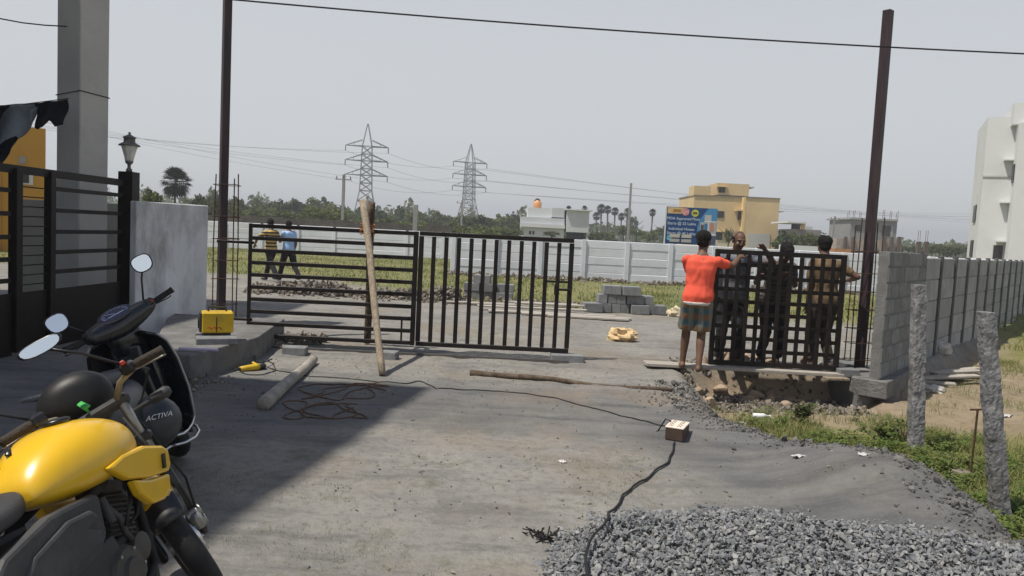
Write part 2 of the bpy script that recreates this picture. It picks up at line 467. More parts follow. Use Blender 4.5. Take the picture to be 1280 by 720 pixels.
def ground_mat():
    m, t, b = nt_mat('ground_dust'); L = t.links.new
    tc = N(t, 'ShaderNodeTexCoord'); P = tc.outputs['Object']
    def nz(s, d=6, r=.6):
        n = N(t, 'ShaderNodeTexNoise'); n.inputs['Scale'].default_value = s; n.inputs['Detail'].default_value = d; n.inputs['Roughness'].default_value = r
        L(P, n.inputs['Vector']); return n.outputs['Fac']
    def mr(f, a, c, lo=0., hi=1.):
        n = N(t, 'ShaderNodeMapRange'); n.inputs['From Min'].default_value = a; n.inputs['From Max'].default_value = c
        n.inputs['To Min'].default_value = lo; n.inputs['To Max'].default_value = hi; L(f, n.inputs['Value']); return n.outputs[0]
    def mix(f, a, c):
        n = N(t, 'ShaderNodeMixRGB')
        L(f, n.inputs[0])
        for k, v in ((1, a), (2, c)):
            if isinstance(v, tuple): n.inputs[k].default_value = c4(v)
            else: L(v, n.inputs[k])
        return n.outputs[0]
    def mul(a, c):
        n = N(t, 'ShaderNodeMath', operation='MULTIPLY'); L(a, n.inputs[0])
        if isinstance(c, float): n.inputs[1].default_value = c
        else: L(c, n.inputs[1])
        return n.outputs[0]
    at = N(t, 'ShaderNodeAttribute'); at.attribute_name = 'zone'
    sp = N(t, 'ShaderNodeSeparateColor'); L(at.outputs['Color'], sp.inputs[0])
    grass, dirt_, dust = sp.outputs[0], sp.outputs[1], sp.outputs[2]
    base = mix(mr(nz(1.3), .35, .65), (0.185, 0.179, 0.168), (0.296, 0.283, 0.258))
    mpg = N(t, 'ShaderNodeMapping'); mpg.inputs['Scale'].default_value = (.55, 2.6, 1); mpg.inputs['Rotation'].default_value = (0, 0, .12); L(P, mpg.inputs['Vector'])
    sn = N(t, 'ShaderNodeTexNoise'); sn.inputs['Scale'].default_value = 1.5; sn.inputs['Detail'].default_value = 7; sn.inputs['Roughness'].default_value = .68; L(mpg.outputs[0], sn.inputs['Vector'])
    base = mix(mr(sn.outputs['Fac'], .46, .62, 0, .6), base, (0.285, 0.269, 0.243))
    base = mix(mr(sn.outputs['Fac'], .46, .36, 0, .55), base, (0.115, 0.113, 0.108))
    base = mix(mr(nz(.55, 5), .50, .64, 0, .75), base, (0.239, 0.202, 0.158))
    base = mix(mr(nz(2.6, 7, .7), .55, .68, 0, .7), base, (0.119, 0.119, 0.075))
    base = mix(mr(nz(14, 6, .7), .47, .66, 0, .5), base, (0.119, 0.116, 0.109))
    base = mix(mr(nz(5.5, 8, .75), .52, .62, 0, .5), base, (0.285, 0.273, 0.250))
    base = mix(mr(nz(60, 3, .7), .60, .72, 0, .35), base, (0.216, 0.208, 0.193))
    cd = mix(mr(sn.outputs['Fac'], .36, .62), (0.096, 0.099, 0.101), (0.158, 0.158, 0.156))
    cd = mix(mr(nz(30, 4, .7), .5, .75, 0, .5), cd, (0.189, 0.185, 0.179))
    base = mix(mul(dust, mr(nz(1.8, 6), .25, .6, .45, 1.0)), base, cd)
    base = mix(mul(at.outputs['Alpha'], .75), base, (0.277, 0.204, 0.142))
    so = mix(mr(nz(2.2), .35, .65), (0.25, 0.195, 0.135), (0.325, 0.26, 0.19))
    so = mix(mr(nz(9, 6, .7), .5, .7, 0, .7), so, (0.135, 0.11, 0.082))
    base = mix(dirt_, base, so)
    gr = mix(mr(nz(.35, 6), .38, .62), (0.135, 0.15, 0.042), (0.22, 0.20, 0.07))
    gr = mix(mr(nz(3.5, 6), .5, .72, 0, .7), gr, (0.11, 0.13, 0.035))
    base = mix(mul(grass, mr(nz(5, 6, .7), .28, .55, .2, 1.0)), base, gr)
    L(base, b.inputs['Base Color'])
    b.inputs['Roughness'].default_value = 0.95; b.inputs['Specular IOR Level'].default_value = 0.15
    bp = N(t, 'ShaderNodeBump'); bp.inputs['Strength'].default_value = 0.55; bp.inputs['Distance'].default_value = 0.05
    ad = N(t, 'ShaderNodeMath', operation='ADD'); L(nz(22, 8, .72), ad.inputs[0]); L(mul(nz(90, 3, .7), .35), ad.inputs[1])
    L(ad.outputs[0], bp.inputs['Height']); L(bp.outputs[0], b.inputs['Normal'])
    return m
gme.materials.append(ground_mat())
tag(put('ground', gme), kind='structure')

# ------------------------------------------------------------------ crushed stones, gravel and pebbles
def rock_shape(seed, planes=9, flat=0.75):
    r = np.random.default_rng(seed)
    bm = bmesh.new(); bmesh.ops.create_icosphere(bm, subdivisions=2, radius=1.0)
    v = np.array([x.co[:] for x in bm.verts]); f = np.array([[q.index for q in x.verts] for x in bm.faces]); bm.free()
    for k in range(planes):
        n = r.normal(size=3); n /= np.linalg.norm(n); d = r.uniform(.45, .8)
        t = v @ n - d; t[t < 0] = 0
        v = v - t[:, None] * n
    v = v * np.array([1, r.uniform(.65, .95), flat * r.uniform(.7, 1.1)])
    return v, f
def rock_lite(seed):
    r = np.random.default_rng(seed)
    bm = bmesh.new(); bmesh.ops.create_icosphere(bm, subdivisions=1, radius=1.0)
    v = np.array([x.co[:] for x in bm.verts]); f = np.array([[q.index for q in x.verts] for x in bm.faces]); bm.free()
    for k in range(9):
        n = r.normal(size=3); n /= np.linalg.norm(n); d = r.uniform(.28, .6)
        t = v @ n - d; t[t < 0] = 0
        v = v - t[:, None] * n
    return v * np.array([1, r.uniform(.6, .9), r.uniform(.45, .8)]), f
ROCKS = [rock_lite(k) for k in range(16)]
def rotmats(n, r):
    q = r.normal(size=(n, 4)); q /= np.linalg.norm(q, axis=1)[:, None]
    w, x, y, z = q.T
    return np.stack([np.stack([1 - 2 * (y * y + z * z), 2 * (x * y - w * z), 2 * (x * z + w * y)], -1),
                     np.stack([2 * (x * y + w * z), 1 - 2 * (x * x + z * z), 2 * (y * z - w * x)], -1),
                     np.stack([2 * (x * z - w * y), 2 * (y * z + w * x), 1 - 2 * (x * x + y * y)], -1)], 1)
def scatter_rocks(name, P, S, r):
    RM = rotmats(len(P), r); vs = []; fs = []; o = 0
    for i in range(len(P)):
        v, f = ROCKS[i % len(ROCKS)]
        vs.append((v * S[i]) @ RM[i].T + P[i]); fs.append(f + o); o += len(v)
    return fm(name, np.concatenate(vs), np.concatenate(fs))
def stone_mat(name, c1, c2, c3):
    m, t, b = nt_mat(name); L = t.links.new
    g = N(t, 'ShaderNodeNewGeometry'); rp = N(t, 'ShaderNodeValToRGB')
    rp.color_ramp.elements[0].color = c4(c1); rp.color_ramp.elements[1].color = c4(c3)
    e = rp.color_ramp.elements.new(0.55); e.color = c4(c2)
    L(g.outputs['Random Per Island'], rp.inputs[0])
    tc = N(t, 'ShaderNodeTexCoord'); nz = N(t, 'ShaderNodeTexNoise'); nz.inputs['Scale'].default_value = 55; nz.inputs['Detail'].default_value = 5
    L(tc.outputs['Object'], nz.inputs['Vector'])
    mx = N(t, 'ShaderNodeMixRGB', blend_type='MULTIPLY'); mx.inputs[0].default_value = .6
    mr = N(t, 'ShaderNodeMapRange'); mr.inputs['From Min'].default_value = .3; mr.inputs['From Max'].default_value = .7; mr.inputs['To Min'].default_value = .55; mr.inputs['To Max'].default_value = 1.25
    L(nz.outputs['Fac'], mr.inputs['Value']); L(rp.outputs[0], mx.inputs[1]); L(mr.outputs[0], mx.inputs[2]); L(mx.outputs[0], b.inputs['Base Color'])
    b.inputs['Roughness'].default_value = .85; b.inputs['Specular IOR Level'].default_value = .3
    return m
GRAVEL = stone_mat('crushed_granite', (0.125, 0.132, 0.143), (0.20, 0.207, 0.218), (0.30, 0.298, 0.29))
RUBBLE = stone_mat('rubble', (0.11, 0.09, 0.072), (0.18, 0.155, 0.125), (0.26, 0.235, 0.205))

xs = rng.uniform(-0.9, 4.2, 60000); ys = rng.uniform(3.05, 5.6, 60000)
sd = poly_sd(xs, ys, GRAVP) + 0.4 * fbm(xs * 3, ys * 3, 70, 3)
keep = rng.uniform(size=60000) < np.clip(sd / 0.2 + 0.25, 0.004, 1)
xs, ys, sd = xs[keep][:17000], ys[keep][:17000], sd[keep][:17000]
S = rng.uniform(0.009, 0.030, len(xs))
S = np.where(rng.uniform(size=len(xs)) < .08, S * 1.4, S) * np.where(sd < 0, .7, 1)
lay = rng.uniform(0, 1, len(xs)) * np.clip(sd / .3, 0, 1) * 0.045
P = np.stack([xs, ys, H(xs, ys) + S * .3 + lay - .008], -1)
tag(put('gravel_heap', scatter_rocks('gravel', P, S[:, None], rng), mat=GRAVEL), 'heap of grey crushed granite gravel spilled on the lane', 'gravel', kind='stuff')

n = 2600
xs = rng.uniform(-4.5, 4.2, n); ys = rng.uniform(3.2, 10, n) ** 1.0
cl = fbm(xs * 1.3, ys * 1.3, 75, 3); k = cl > -0.03 + .05 * rng.uniform(size=n); xs = xs[k]; ys = ys[k]
S = rng.uniform(0.004, 0.016, len(xs)) * np.where(rng.uniform(size=len(xs)) < .05, 1.8, 1)
P = np.stack([xs, ys, H(xs, ys) + S * .2], -1)
tag(put('loose_pebbles', scatter_rocks('pebbles', P, S[:, None], rng), mat=RUBBLE), 'small loose pebbles scattered over the dusty lane', 'pebbles', kind='stuff')

# clods and grit along the crumbling edge of the crusher dust
n = 4200
ys = rng.uniform(3.8, 8.6, n); xs = edge_x(ys) + rng.normal(0.08, .24, n)
S = rng.uniform(.005, .03, n) * np.where(rng.uniform(size=n) < .06, 1.9, .8)
tag(put('dust_clods', scatter_rocks('clods', np.stack([xs, ys, H(xs, ys) + S * .2], -1), S[:, None], rng), mat=stone_mat('dark_clod', (.07, .07, .07), (.115, .113, .11), (.17, .165, .155))), 'dark crumbled clods along the edge of the dust slope', 'clods', kind='stuff')
# rubble ridge behind the gate and small spoil under it
def ridge(name, px0, px1, y, wid, n, smin, smax, hgt, label, cat):
    xs = rng.uniform(px0, px1, n); t = rng.normal(0, .4, n); ys = y + t * wid
    zz = H(xs, ys) + hgt * np.exp(-t * t * 3) * rng.uniform(0, 1, n) * (0.55 + 1.0 * vn(xs * 1.4, ys * 0, 3))
    S = rng.uniform(smin, smax, n)
    tag(put(name, scatter_rocks(name, np.stack([xs, ys, zz], -1), S[:, None], rng), mat=RUBBLE), label, cat, kind='stuff')
ridge('rubble_ridge', -6.0, -1.2, 17.6, .9, 1700, .03, .12, .24, 'low ridge of broken stones and soil behind the steel gate', 'rubble')
ridge('wall_foot_rubble', -2.6, 13, 28.3, .7, 700, .05, .17, .12, 'strip of brown soil and stones along the white wall foot', 'rubble')
ridge('trench_chips', 2.2, 4.5, 9.4, .9, 2600, .02, .075, .05, 'broken chips and soil in the trench under the plank', 'rubble')
ridge('gate_end_spoil', -3.75, -2.5, 10.2, .5, 260, .03, .11, .12, 'tan lumps of dug soil behind the gate end', 'rubble')
ridge('yard_edge_rubble', -1.4, 2.6, 17.9, .8, 260, .04, .11, .07, 'scattered stones along the yard grass edge', 'rubble')

BOUL = mat('field_stone', (0.33, 0.25, 0.18), 0.9, scale=7, var=.3, bump=.5, bscale=25, rnd=.25, dirt=(0.15, .12, .10), dscale=6)
spots = [(868, 474, .13), (884, 478, .11), (900, 485, .10), (924, 484, .14), (945, 490, .13), (962, 492, .09), (970, 489, .13), (985, 492, .10), (905, 492, .08), (940, 500, .08), (1000, 494, .08), (878, 464, .10), (1015, 488, .07), (930, 472, .08), (893, 470, .12), (912, 480, .15), (957, 484, .12), (935, 494, .10), (980, 497, .09), (872, 484, .09), (888, 490, .10), (1006, 480, .11), (1022, 496, .08), (903, 474, .09), (948, 478, .10)]
for i, (px, py, s) in enumerate(spots):
    g = G(px, py + 4, -0.34 if px > 890 else -.15)
    v, f = rock_shape(100 + i)
    me = fm('stone', v * s, f)
    o = put('stone', me, mat=BOUL)
    s *= 1.2; o.scale = (1.2,) * 3; o.location = (g.x, g.y, h(g.x, g.y) + s * .35); o.rotation_euler = (random.uniform(-.5, .5), random.uniform(-.5, .5), random.uniform(0, 6))
    tag(o, 'rough brown field stone lying in the trench below the plank', 'stone', 'stones in the trench below the plank')

# ------------------------------------------------------------------ grass
def blades(name, X, Y, hgt, wid, lean, matl, label, r, cat='grass'):
    n = len(X); Z = H(X, Y); a = r.uniform(0, 2 * np.pi, n); dx, dy = np.cos(a), np.sin(a)
    b = r.uniform(0, 2 * np.pi, n); l = lean * hgt * r.uniform(.2, 1.2, n); lx, ly = np.cos(b) * l, np.sin(b) * l
    p0 = np.stack([X - dx * wid, Y - dy * wid, Z - .01], -1); p1 = np.stack([X + dx * wid, Y + dy * wid, Z - .01], -1)
    q0 = np.stack([X + lx * .4 - dx * wid * .7, Y + ly * .4 - dy * wid * .7, Z + hgt * .6], -1); q1 = np.stack([X + lx * .4 + dx * wid * .7, Y + ly * .4 + dy * wid * .7, Z + hgt * .6], -1)
    tp = np.stack([X + lx, Y + ly, Z + hgt], -1)
    Vv = np.stack([p0, p1, q0, q1, tp], 1).reshape(-1, 3)
    o = np.arange(n)[:, None] * 5
    Fc = np.concatenate([o + np.array([[0, 1, 3]]), o + np.array([[0, 3, 2]]), o + np.array([[2, 3, 4]])], 1).reshape(-1, 3)
    return tag(put(name, fm(name, Vv, Fc), mat=matl), label, cat, kind='stuff')
DRYG = leafmat('dry_grass', (0.29, 0.255, 0.10), (0.12, 0.185, 0.05), 0, .2)
GREENG = leafmat('green_weed', (0.07, 0.12, 0.025), (0.15, 0.175, 0.045), 0, .25)
n = 260000
X = rng.uniform(1.7, 9, n); Y = rng.uniform(3.6, 14, n)
w = grass_w(X, Y) * sst(-.12, .12, fbm(X * 1.7, Y * 1.7, 80, 3) + .04)
k = rng.uniform(size=n) < w * .95
X, Y = X[k], Y[k]
blades('verge_grass', X, Y, rng.uniform(.02, .11, len(X)) * (.6 + .8 * vn(X * 3, Y * 3, 88)), rng.uniform(.002, .0042, len(X)), .9, DRYG, 'short dry grass on the low verge beside the lane', rng)
n = 200000
X = rng.uniform(-26, 17, n); Y = 15.5 + 30 * rng.uniform(size=n) ** 1.5
k = (rng.uniform(size=n) < grass_w(X, Y) * .8 * np.clip(.55 + 2.2 * fbm(X * .7, Y * .7, 83, 3), .1, 1)) & (np.abs(X) < .75 * Y + 1) & ((X < -2.6) | (Y < 28.7))
X, Y = X[k], Y[k]
blades('field_grass', X, Y, rng.uniform(.03, .12, len(X)), rng.uniform(.006, .014, len(X)), .8, DRYG, 'yellowing grass field between the yard and the white walls', rng)
n = 9000
X = rng.uniform(-2.6, 1.2, n); Y = rng.uniform(3.4, 6.6, n)
k = fbm(X * 1.5, Y * 1.5, 85, 3) > .12
X, Y = X[k], Y[k]
blades('lane_grass', X, Y, rng.uniform(.006, .022, len(X)), rng.uniform(.0012, .002, len(X)), 1.2, DRYG, 'sparse moss and grass on the trodden lane', rng)

n = 170
xs = rng.uniform(-3.2, 2.4, n); ys = rng.uniform(3.4, 9.4, n); Z = H(xs, ys) + .004; a = rng.uniform(0, 6.28, n); s_ = rng.uniform(.008, .022, n)
dx, dy = np.cos(a) * s_, np.sin(a) * s_
Vv = np.stack([np.stack([xs - dx, ys - dy, Z], -1), np.stack([xs + dy * .45, ys - dx * .45, Z + .006], -1), np.stack([xs + dx, ys + dy, Z + .003], -1), np.stack([xs - dy * .45, ys + dx * .45, Z + .005], -1)], 1).reshape(-1, 3)
tag(put('leaf_litter', fm('leaf_litter', Vv, np.arange(4 * n).reshape(-1, 4)), mat=leafmat('litter_leaf', (.10, .07, .035), (.32, .28, .2), 0, .1)), 'dry leaf scraps and chips scattered on the lane', 'leaf litter', kind='stuff')
def leafy(X, Y, cnt, hgt, size, r):
    vs = []; fs = []
    for x, y in zip(X, Y):
        z = h(x, y)
        for k in range(cnt):
            a = r.uniform(0, 6.28); rad = hgt * r.uniform(.1, .8); zz = z + hgt * r.uniform(.15, 1.0)
            c = V((x + math.cos(a) * rad, y + math.sin(a) * rad, zz)); s = size * r.uniform(.6, 1.3)
            d = V((math.cos(a), math.sin(a), r.uniform(-.5, .5))).normalized(); t = V((-d.y, d.x, r.uniform(-.4, .4))).normalized()
            o = len(vs)
            vs += [c - d * s, c + t * s * .5 - V((0, 0, s * .12)), c + d * s, c - t * s * .5 - V((0, 0, s * .12))]
            fs.append([o, o + 1, o + 2, o + 3])
    return fm('leafy', [tuple(v) for v in vs], fs)
lx, ly = [], []
for px, py, sx, sy, cnt in ((1105, 562, 22, 12, 26), (1150, 582, 40, 12, 40), (1185, 610, 35, 16, 46), (1225, 640, 22, 25, 46), (1245, 672, 14, 12, 34), (1040, 552, 40, 8, 30), (1250, 590, 30, 20, 34), (960, 528, 40, 8, 22), (1180, 560, 40, 10, 30), (1110, 535, 40, 8, 18), (1265, 640, 14, 20, 24)):
    for _ in range(cnt):
        g = G(px + random.gauss(0, sx * .6), py + random.gauss(0, sy * .6), -.26)
        if g.x > edge_x(g.y) + .25: lx.append(g.x); ly.append(g.y)
tag(put('verge_weeds', leafy(lx, ly, 40, .10, .019, rng), mat=GREENG), 'patch of bright green leafy weeds between the granite posts', 'weeds', kind='stuff')
# ------------------------------------------------------------------ house beside the lane (throws the shade on the parked bikes)
HW = mat('grey_plaster', (0.42, 0.43, 0.44), 0.9, scale=2, var=.1, bump=.15)
GLASSD = mat('dark_glass', (0.03, 0.035, 0.04), 0.15, spec=.6, var=.2)
HH = 12.2
hx0, hy1 = -0.77 - HH / math.tan(SUN_EL), 7.45 + SUN_Y / math.sin(SUN_EL) * HH
hs_ = empty('house', (-6.0, 4, 0), 0, 'four storey grey plastered house standing beside the black gate', 'house')
ang = math.atan2(0.66, 4.04)
def hp(u, v, z):   # u along the face away from the far corner, v into the house
    c = V((hx0, hy1 + .25, 0)); du = V((-math.sin(ang), -math.cos(ang), 0)); dv = V((-1, 0, 0))
    return c + du * u + dv * v + V((0, 0, z)) - V((-6.0, 4, 0))
def hbox(mb, u0, u1, v0, v1, z0, z1):
    vs = [hp(u, v, z) for z in (z0, z1) for (u, v) in ((u0, v0), (u1, v0), (u1, v1), (u0, v1))]
    mb.add(vs, [[3, 2, 1, 0], [4, 5, 6, 7], [0, 1, 5, 4], [1, 2, 6, 5], [2, 3, 7, 6], [3, 0, 4, 7]])
mb = MB(); hbox(mb, .15, 21, .15, 7, -.2, HH - .6); mb.build('wall', HW, hs_)
mb = MB(); mb.box((-9.5 - 3 + 6.0, 8.2 - 4, HH / 2 - .1), (6, 9.0, HH + .2)); mb.build('shade_wing', HW, hs_)  # unseen wing, added to shade the pillar, black gate and plastered wall
for k in range(4):
    mb = MB(); hbox(mb, 0, 21.2, 0, 7.1, 2.9 * k + 2.7, 2.9 * k + 2.86); mb.build('floor_slab', HW, hs_)
mb = MB(); hbox(mb, 0, 21.2, 0, .14, 11.56, HH); hbox(mb, 0, .14, .14, 7.1, 11.56, HH); mb.build('parapet', HW, hs_)
for k in range(4):
    for u in (1.6, 4.4, 7.2, 10, 12.8, 15.6, 18.4):
        mb = MB(); hbox(mb, u, u + 1.2, .12, .2, 2.9 * k + .9, 2.9 * k + 2.1); mb.build('window', GLASSD, hs_)

# ------------------------------------------------------------------ black gate along the lane, its lamp, the pillar and wall
GX0, GX1 = at(-40, 300, 7.55), at(156, 300, 10.45)
gp = lambda t, z: V((GX0.x + (GX1.x - GX0.x) * t, GX0.y + (GX1.y - GX0.y) * t, z))
ga = math.atan2(GX1.y - GX0.y, GX1.x - GX0.x)
bg_ = empty('black_gate', (0, 0, 0), 0, 'tall black steel gate with solid lower sheet and slim rails', 'gate')
def tpx(px):   # parameter along the gate under an image column
    k = (px - 640) / FPX
    return (k * GX0.y - GX0.x) / ((GX1.x - GX0.x) - k * (GX1.y - GX0.y))
def gpost(px, w, z0, z1):
    mb = MB(); c = gp(tpx(px), (z0 + z1) / 2); mb.box(c, (w, w, z1 - z0), ga, .004); return mb.build('post', BLACKP, bg_)
def grail(pa, pb, z, hh, th=.03):
    mb = MB(); mb.bar(gp(tpx(pa), z), gp(tpx(pb), z), th, hh, ch=.003); return mb.build('rail', BLACKP, bg_)
GT = 2.08
gpost(17, .10, .05, GT - .03); gpost(60, .09, .05, GT - .02)
pst = gpost(158, .20, 0, 2.2)
grail(-40, 150, GT - .04, .09)
for z in (1.87, 1.62, 1.37, 1.13, .90):
    grail(66, 150, z, .05)
    grail(-40, 10, z - .06, .05)
for k in range(11):
    grail(24, 56, .78 + k * .108, .014, .014)
for a, b in ((-40, 12), (22, 56), (64, 150)):
    mb = MB(); mb.bar(gp(tpx(a), .36), gp(tpx(b), .36), .012, .68); mb.build('sheet', BLACKP, bg_)
lm = gp(tpx(158), 2.2)
LGLASS = mat('lamp_glass', (0.62, 0.60, 0.55), 0.35, var=.15, dirt=(.25, .22, .18), dscale=12, damt=.6)
LMET = mat('lamp_metal', (0.16, 0.155, 0.15), 0.5, metal=.6, var=.3)
lp = empty('gate_lamp', lm, 0, 'old lantern lamp with flared glass on the gate post', 'lamp'); lp.scale = (.76, .76, .76)
MB().lathe([(.055, 0), (.05, .05), (.03, .07), (.03, .13), (.065, .16), (.07, .2)], n=14).build('lamp_base', LMET, lp, True)
MB().lathe([(.075, .2), (.085, .26), (.13, .42), (.15, .47)], n=8).build('lamp_glass', LGLASS, lp)
MB().lathe([(.185, .465), (.18, .485), (.10, .53), (.095, .6), (.115, .61), (.11, .625), (.05, .655), (.015, .68), (.03, .70), (.0, .72)], n=14).build('lamp_cap', LMET, lp, True)

PIL = mat('pillar_concrete', (0.47, 0.45, 0.425), .9, scale=1.5, var=.14, bump=.25, bscale=70, dirt=(.26, .245, .23), dscale=3, damt=.5)
pc = at(111, 300, 10.9)
pl = empty('concrete_pillar', (pc.x - .1, pc.y, 0), R(-22), 'tall plain concrete pillar rising behind the black gate', 'pillar')
MB().box((0, 0, 3.6), (.46, .46, 7.2), ch=.012).build('pillar_shaft', PIL, pl)
zt = at(113, 118, pc.y).z
mb = MB(); pth = [(-.236, -.236, zt - .05), (.236, -.236, zt), (.236, .236, zt - .02), (-.236, .236, zt - .05)]
mb.tube([V(p) for p in pth], .007, 6, closed=True); mb.build('wire_tie', RUBBER, pl)
BASEW = mat('lane_wall_plaster', (0.70, 0.71, 0.72), .9, scale=1.2, var=.14, bump=.25, bscale=50, dirt=(.24, .24, .235), dscale=1.3, damt=.85, stretch=(1.5, 1.5, .5))
wa, wb = at(166, 300, 10.15), at(256, 300, 11.0)
lw = empty('plastered_wall', (wa.x, wa.y, 0), 0, 'stained grey plastered wall between the black gate and steel post', 'wall')
d = V((wb.x - wa.x, wb.y - wa.y, 0)); L_ = d.length; an = math.atan2(d.y, d.x)
mb = MB(); mb.box((d.x / 2, d.y / 2, .89), (L_, .16, 1.82), an, .012); mb.build('wall_face', BASEW, lw)
# low wall seen through the gate
mb = MB(); mb.box((-7.3, 13.5, .85), (3.2, .15, 1.9), 0, .01)
BUFF = mat('buff_plaster', (.36, .34, .29), .9, var=.15, dirt=(.2, .19, .17))
tag(mb.build('courtyard_wall', BUFF), 'buff courtyard wall seen through the black gate bars', 'wall')

# cloth on a line
CL1 = mat('black_cloth', (0.012, 0.013, 0.018), .95, var=.2); CL2 = mat('grey_cloth', (0.20, 0.22, 0.25), .95, var=.15, scale=8, bump=.2, bscale=20)
yl = 10.0
def cloth(name, pts, m, label, wob):
    mb = MB(); n = len(pts)
    cols = 14
    def fn(u, v):
        i = u * (n - 1); k = min(int(i), n - 2); f = i - k
        t = [pts[k][j] * (1 - f) + pts[k + 1][j] * f for j in range(3)]
        p = at(t[0], t[1] + (t[2] - t[1]) * v, yl)
        p.y += wob * (.3 + v) * math.sin(u * 9 + v * 2) + .04 * math.sin(v * 5)
        return p
    mb.grid(fn, 24, 10)
    o = mb.build(name, m, None, True, solid=.006)
    tag(o, label, 'cloth', 'cloths on the line'); return o
cloth('hanging_cloth', [(-40, 136, 205), (-4, 132, 200), (8, 131, 186), (20, 130, 176), (30, 129.5, 168), (42, 129, 158), (45, 129, 140)], CL2, 'pale grey cloth hanging on the line by the pillar', .05)
yl -= .13
cloth('hanging_cloth', [(-40, 135, 230), (-20, 134, 190), (-2, 132, 156), (6, 131.5, 140), (10, 131, 133)], CL1, 'black cloth slanting over the pale grey cloth', .02)
cloth('hanging_cloth', [(-40, 190, 240), (-2, 182, 212), (6, 176, 203), (14, 172, 190), (20, 170, 180)], CL1, 'black cloth corner drooping below the pale grey cloth', .02)
yl += .13
cloth('hanging_cloth', [(43, 129, 160), (52, 128, 163), (57, 127, 160), (61, 127, 150), (70, 126, 159), (84, 124, 157)], CL1, 'black cloth hanging on the line against the pillar', .04)
mb = MB(); a, b = at(-40, 137, yl), at(86, 123, yl); mb.tube([a, (a + b) / 2 - V((0, 0, .01)), b], .006, 6)
tag(mb.build('clothes_line', RUBBER), 'thin line tied to the pillar carrying the cloths', 'line')
mb = MB(); a, b = at(-30, 16, 10.2), at(84, 33, 10.6); mb.tube([a.lerp(b, t) - V((0, 0, .04 * math.sin(math.pi * t))) for t in (0, .25, .5, .75, 1)], .009, 6)
tag(mb.build('service_wire', RUBBER), 'short black wire running to the top of the pillar', 'wire')

# ------------------------------------------------------------------ plinth with welding set
PLC = mat('rough_concrete', (0.155, 0.152, 0.147), .95, scale=4, var=.3, bump=.7, bscale=25, dirt=(.10, .10, .095), dscale=2.5, damt=.7)
p0, p1 = G(238, 478, 0), G(322, 450, 0)
pk = [V((p0.x, p0.y, 0)), V((p1.x, p1.y, 0)), V((p1.x - .25, 10.6, 0)), V((-4.7, 10.55, 0)), V((-4.55, 10.0, 0)), V((-3.62, 7.6, 0))]
mb = MB(); mb.prism([(p.x, p.y) for p in pk], -.08, .27, lambda u, v, w: V((u, v, w)))
o = mb.build('concrete_plinth', PLC, bevel=.02); tag(o, 'rough grey concrete plinth at the foot of the plastered wall', 'plinth')
dd = MB()
n = 260
xs = rng.normal(-3.35, .35, n); ys = rng.uniform(6.6, 7.7, n)
hz = .16 * np.exp(-((xs + 3.45) ** 2 / .12 + (ys - 7.2) ** 2 / .15))
tag(put('soil_mound', scatter_rocks('mound', np.stack([xs, ys, H(xs, ys) + hz * .8], -1), rng.uniform(.015, .05, n)[:, None], rng), mat=RUBBLE), 'small mound of loose grit by the plinth end', 'grit', kind='stuff')

YEL = mat('yellow_enamel', (0.62, 0.40, 0.02), .45, var=.12, dirt=(.30, .2, .06), dscale=7, damt=.5, scale=4)
DGREY = mat('dark_grey_plastic', (0.035, 0.036, 0.038), .55, var=.25)
RED = mat('dull_red', (.35, .03, .02), .5)
wz = at(271, 420, 8.35)
wl = empty('welding_set', (wz.x, wz.y, .27 + .068), R(24), 'yellow welding set with dark fan grille on the plinth', 'welding machine'); wl.scale = (.92, .92, .92)
MB().box((0, 0, .155), (.36, .24, .25), ch=.018).build('case', YEL, wl)
MB().box((-.185, 0, .155), (.03, .225, .235), ch=.01).build('end_panel', DGREY, wl)
MB().lathe([(.085, 0), (.085, .012), (.06, .014), (.06, .004), (.03, .004), (.03, .014), (0.0, .014)], (-.2, 0, .16), (-1, 0, 0), 18).build('fan_grille', RUBBER, wl)
MB().tube([(-.1, 0, .28), (-.1, 0, .33), (.1, 0, .33), (.1, 0, .28)], .012, 8).build('carry_handle', DGREY, wl)
for x, y in ((-.13, -.09), (.13, -.09), (-.13, .09), (.13, .09)): MB().box((x, y, .015), (.04, .04, .03)).build('foot', RUBBER, wl)
mb = MB(); mb.tube([(-.11 + .02 * k, -.123, .09 + .02 * math.sin(k * 2.2)) for k in range(9)], .006, 5); mb.build('lettering', RED, wl)
mb = MB(); mb.box((-.01, -.122, .13), (.01, .006, .18)); mb.build('strap', RUBBER, wl)
def cblock(loc, rz, label, group=None, size=(.4, .2, .2), rot=None):
    mb = MB(); mb.box((0, 0, size[2] / 2), size, ch=.008)
    o = mb.build('concrete_block', BLOCK); o.location = loc; o.rotation_euler = rot or (0, 0, rz)
    return tag(o, label, 'block', group)
cblock((wz.x + .07, wz.y - .18, .268), R(24), 'pale concrete block lying flat under the welding set', None, (.42, .24, .07))
cblock((wz.x - .1, wz.y + .14, .268), R(20), 'slim concrete block behind the welding set on the plinth', None, (.36, .16, .07))
# tool rods
mb = MB(); a = G(236, 437, .29); mb.cyl((a.x - .1, a.y, .295), (a.x + .28, a.y + .03, .295), .016); 
tag(mb.build('electrode_packet', mat('lilac_paper', (.42, .38, .52), .7)), 'pale lilac packet of welding rods on the plinth', 'packet')
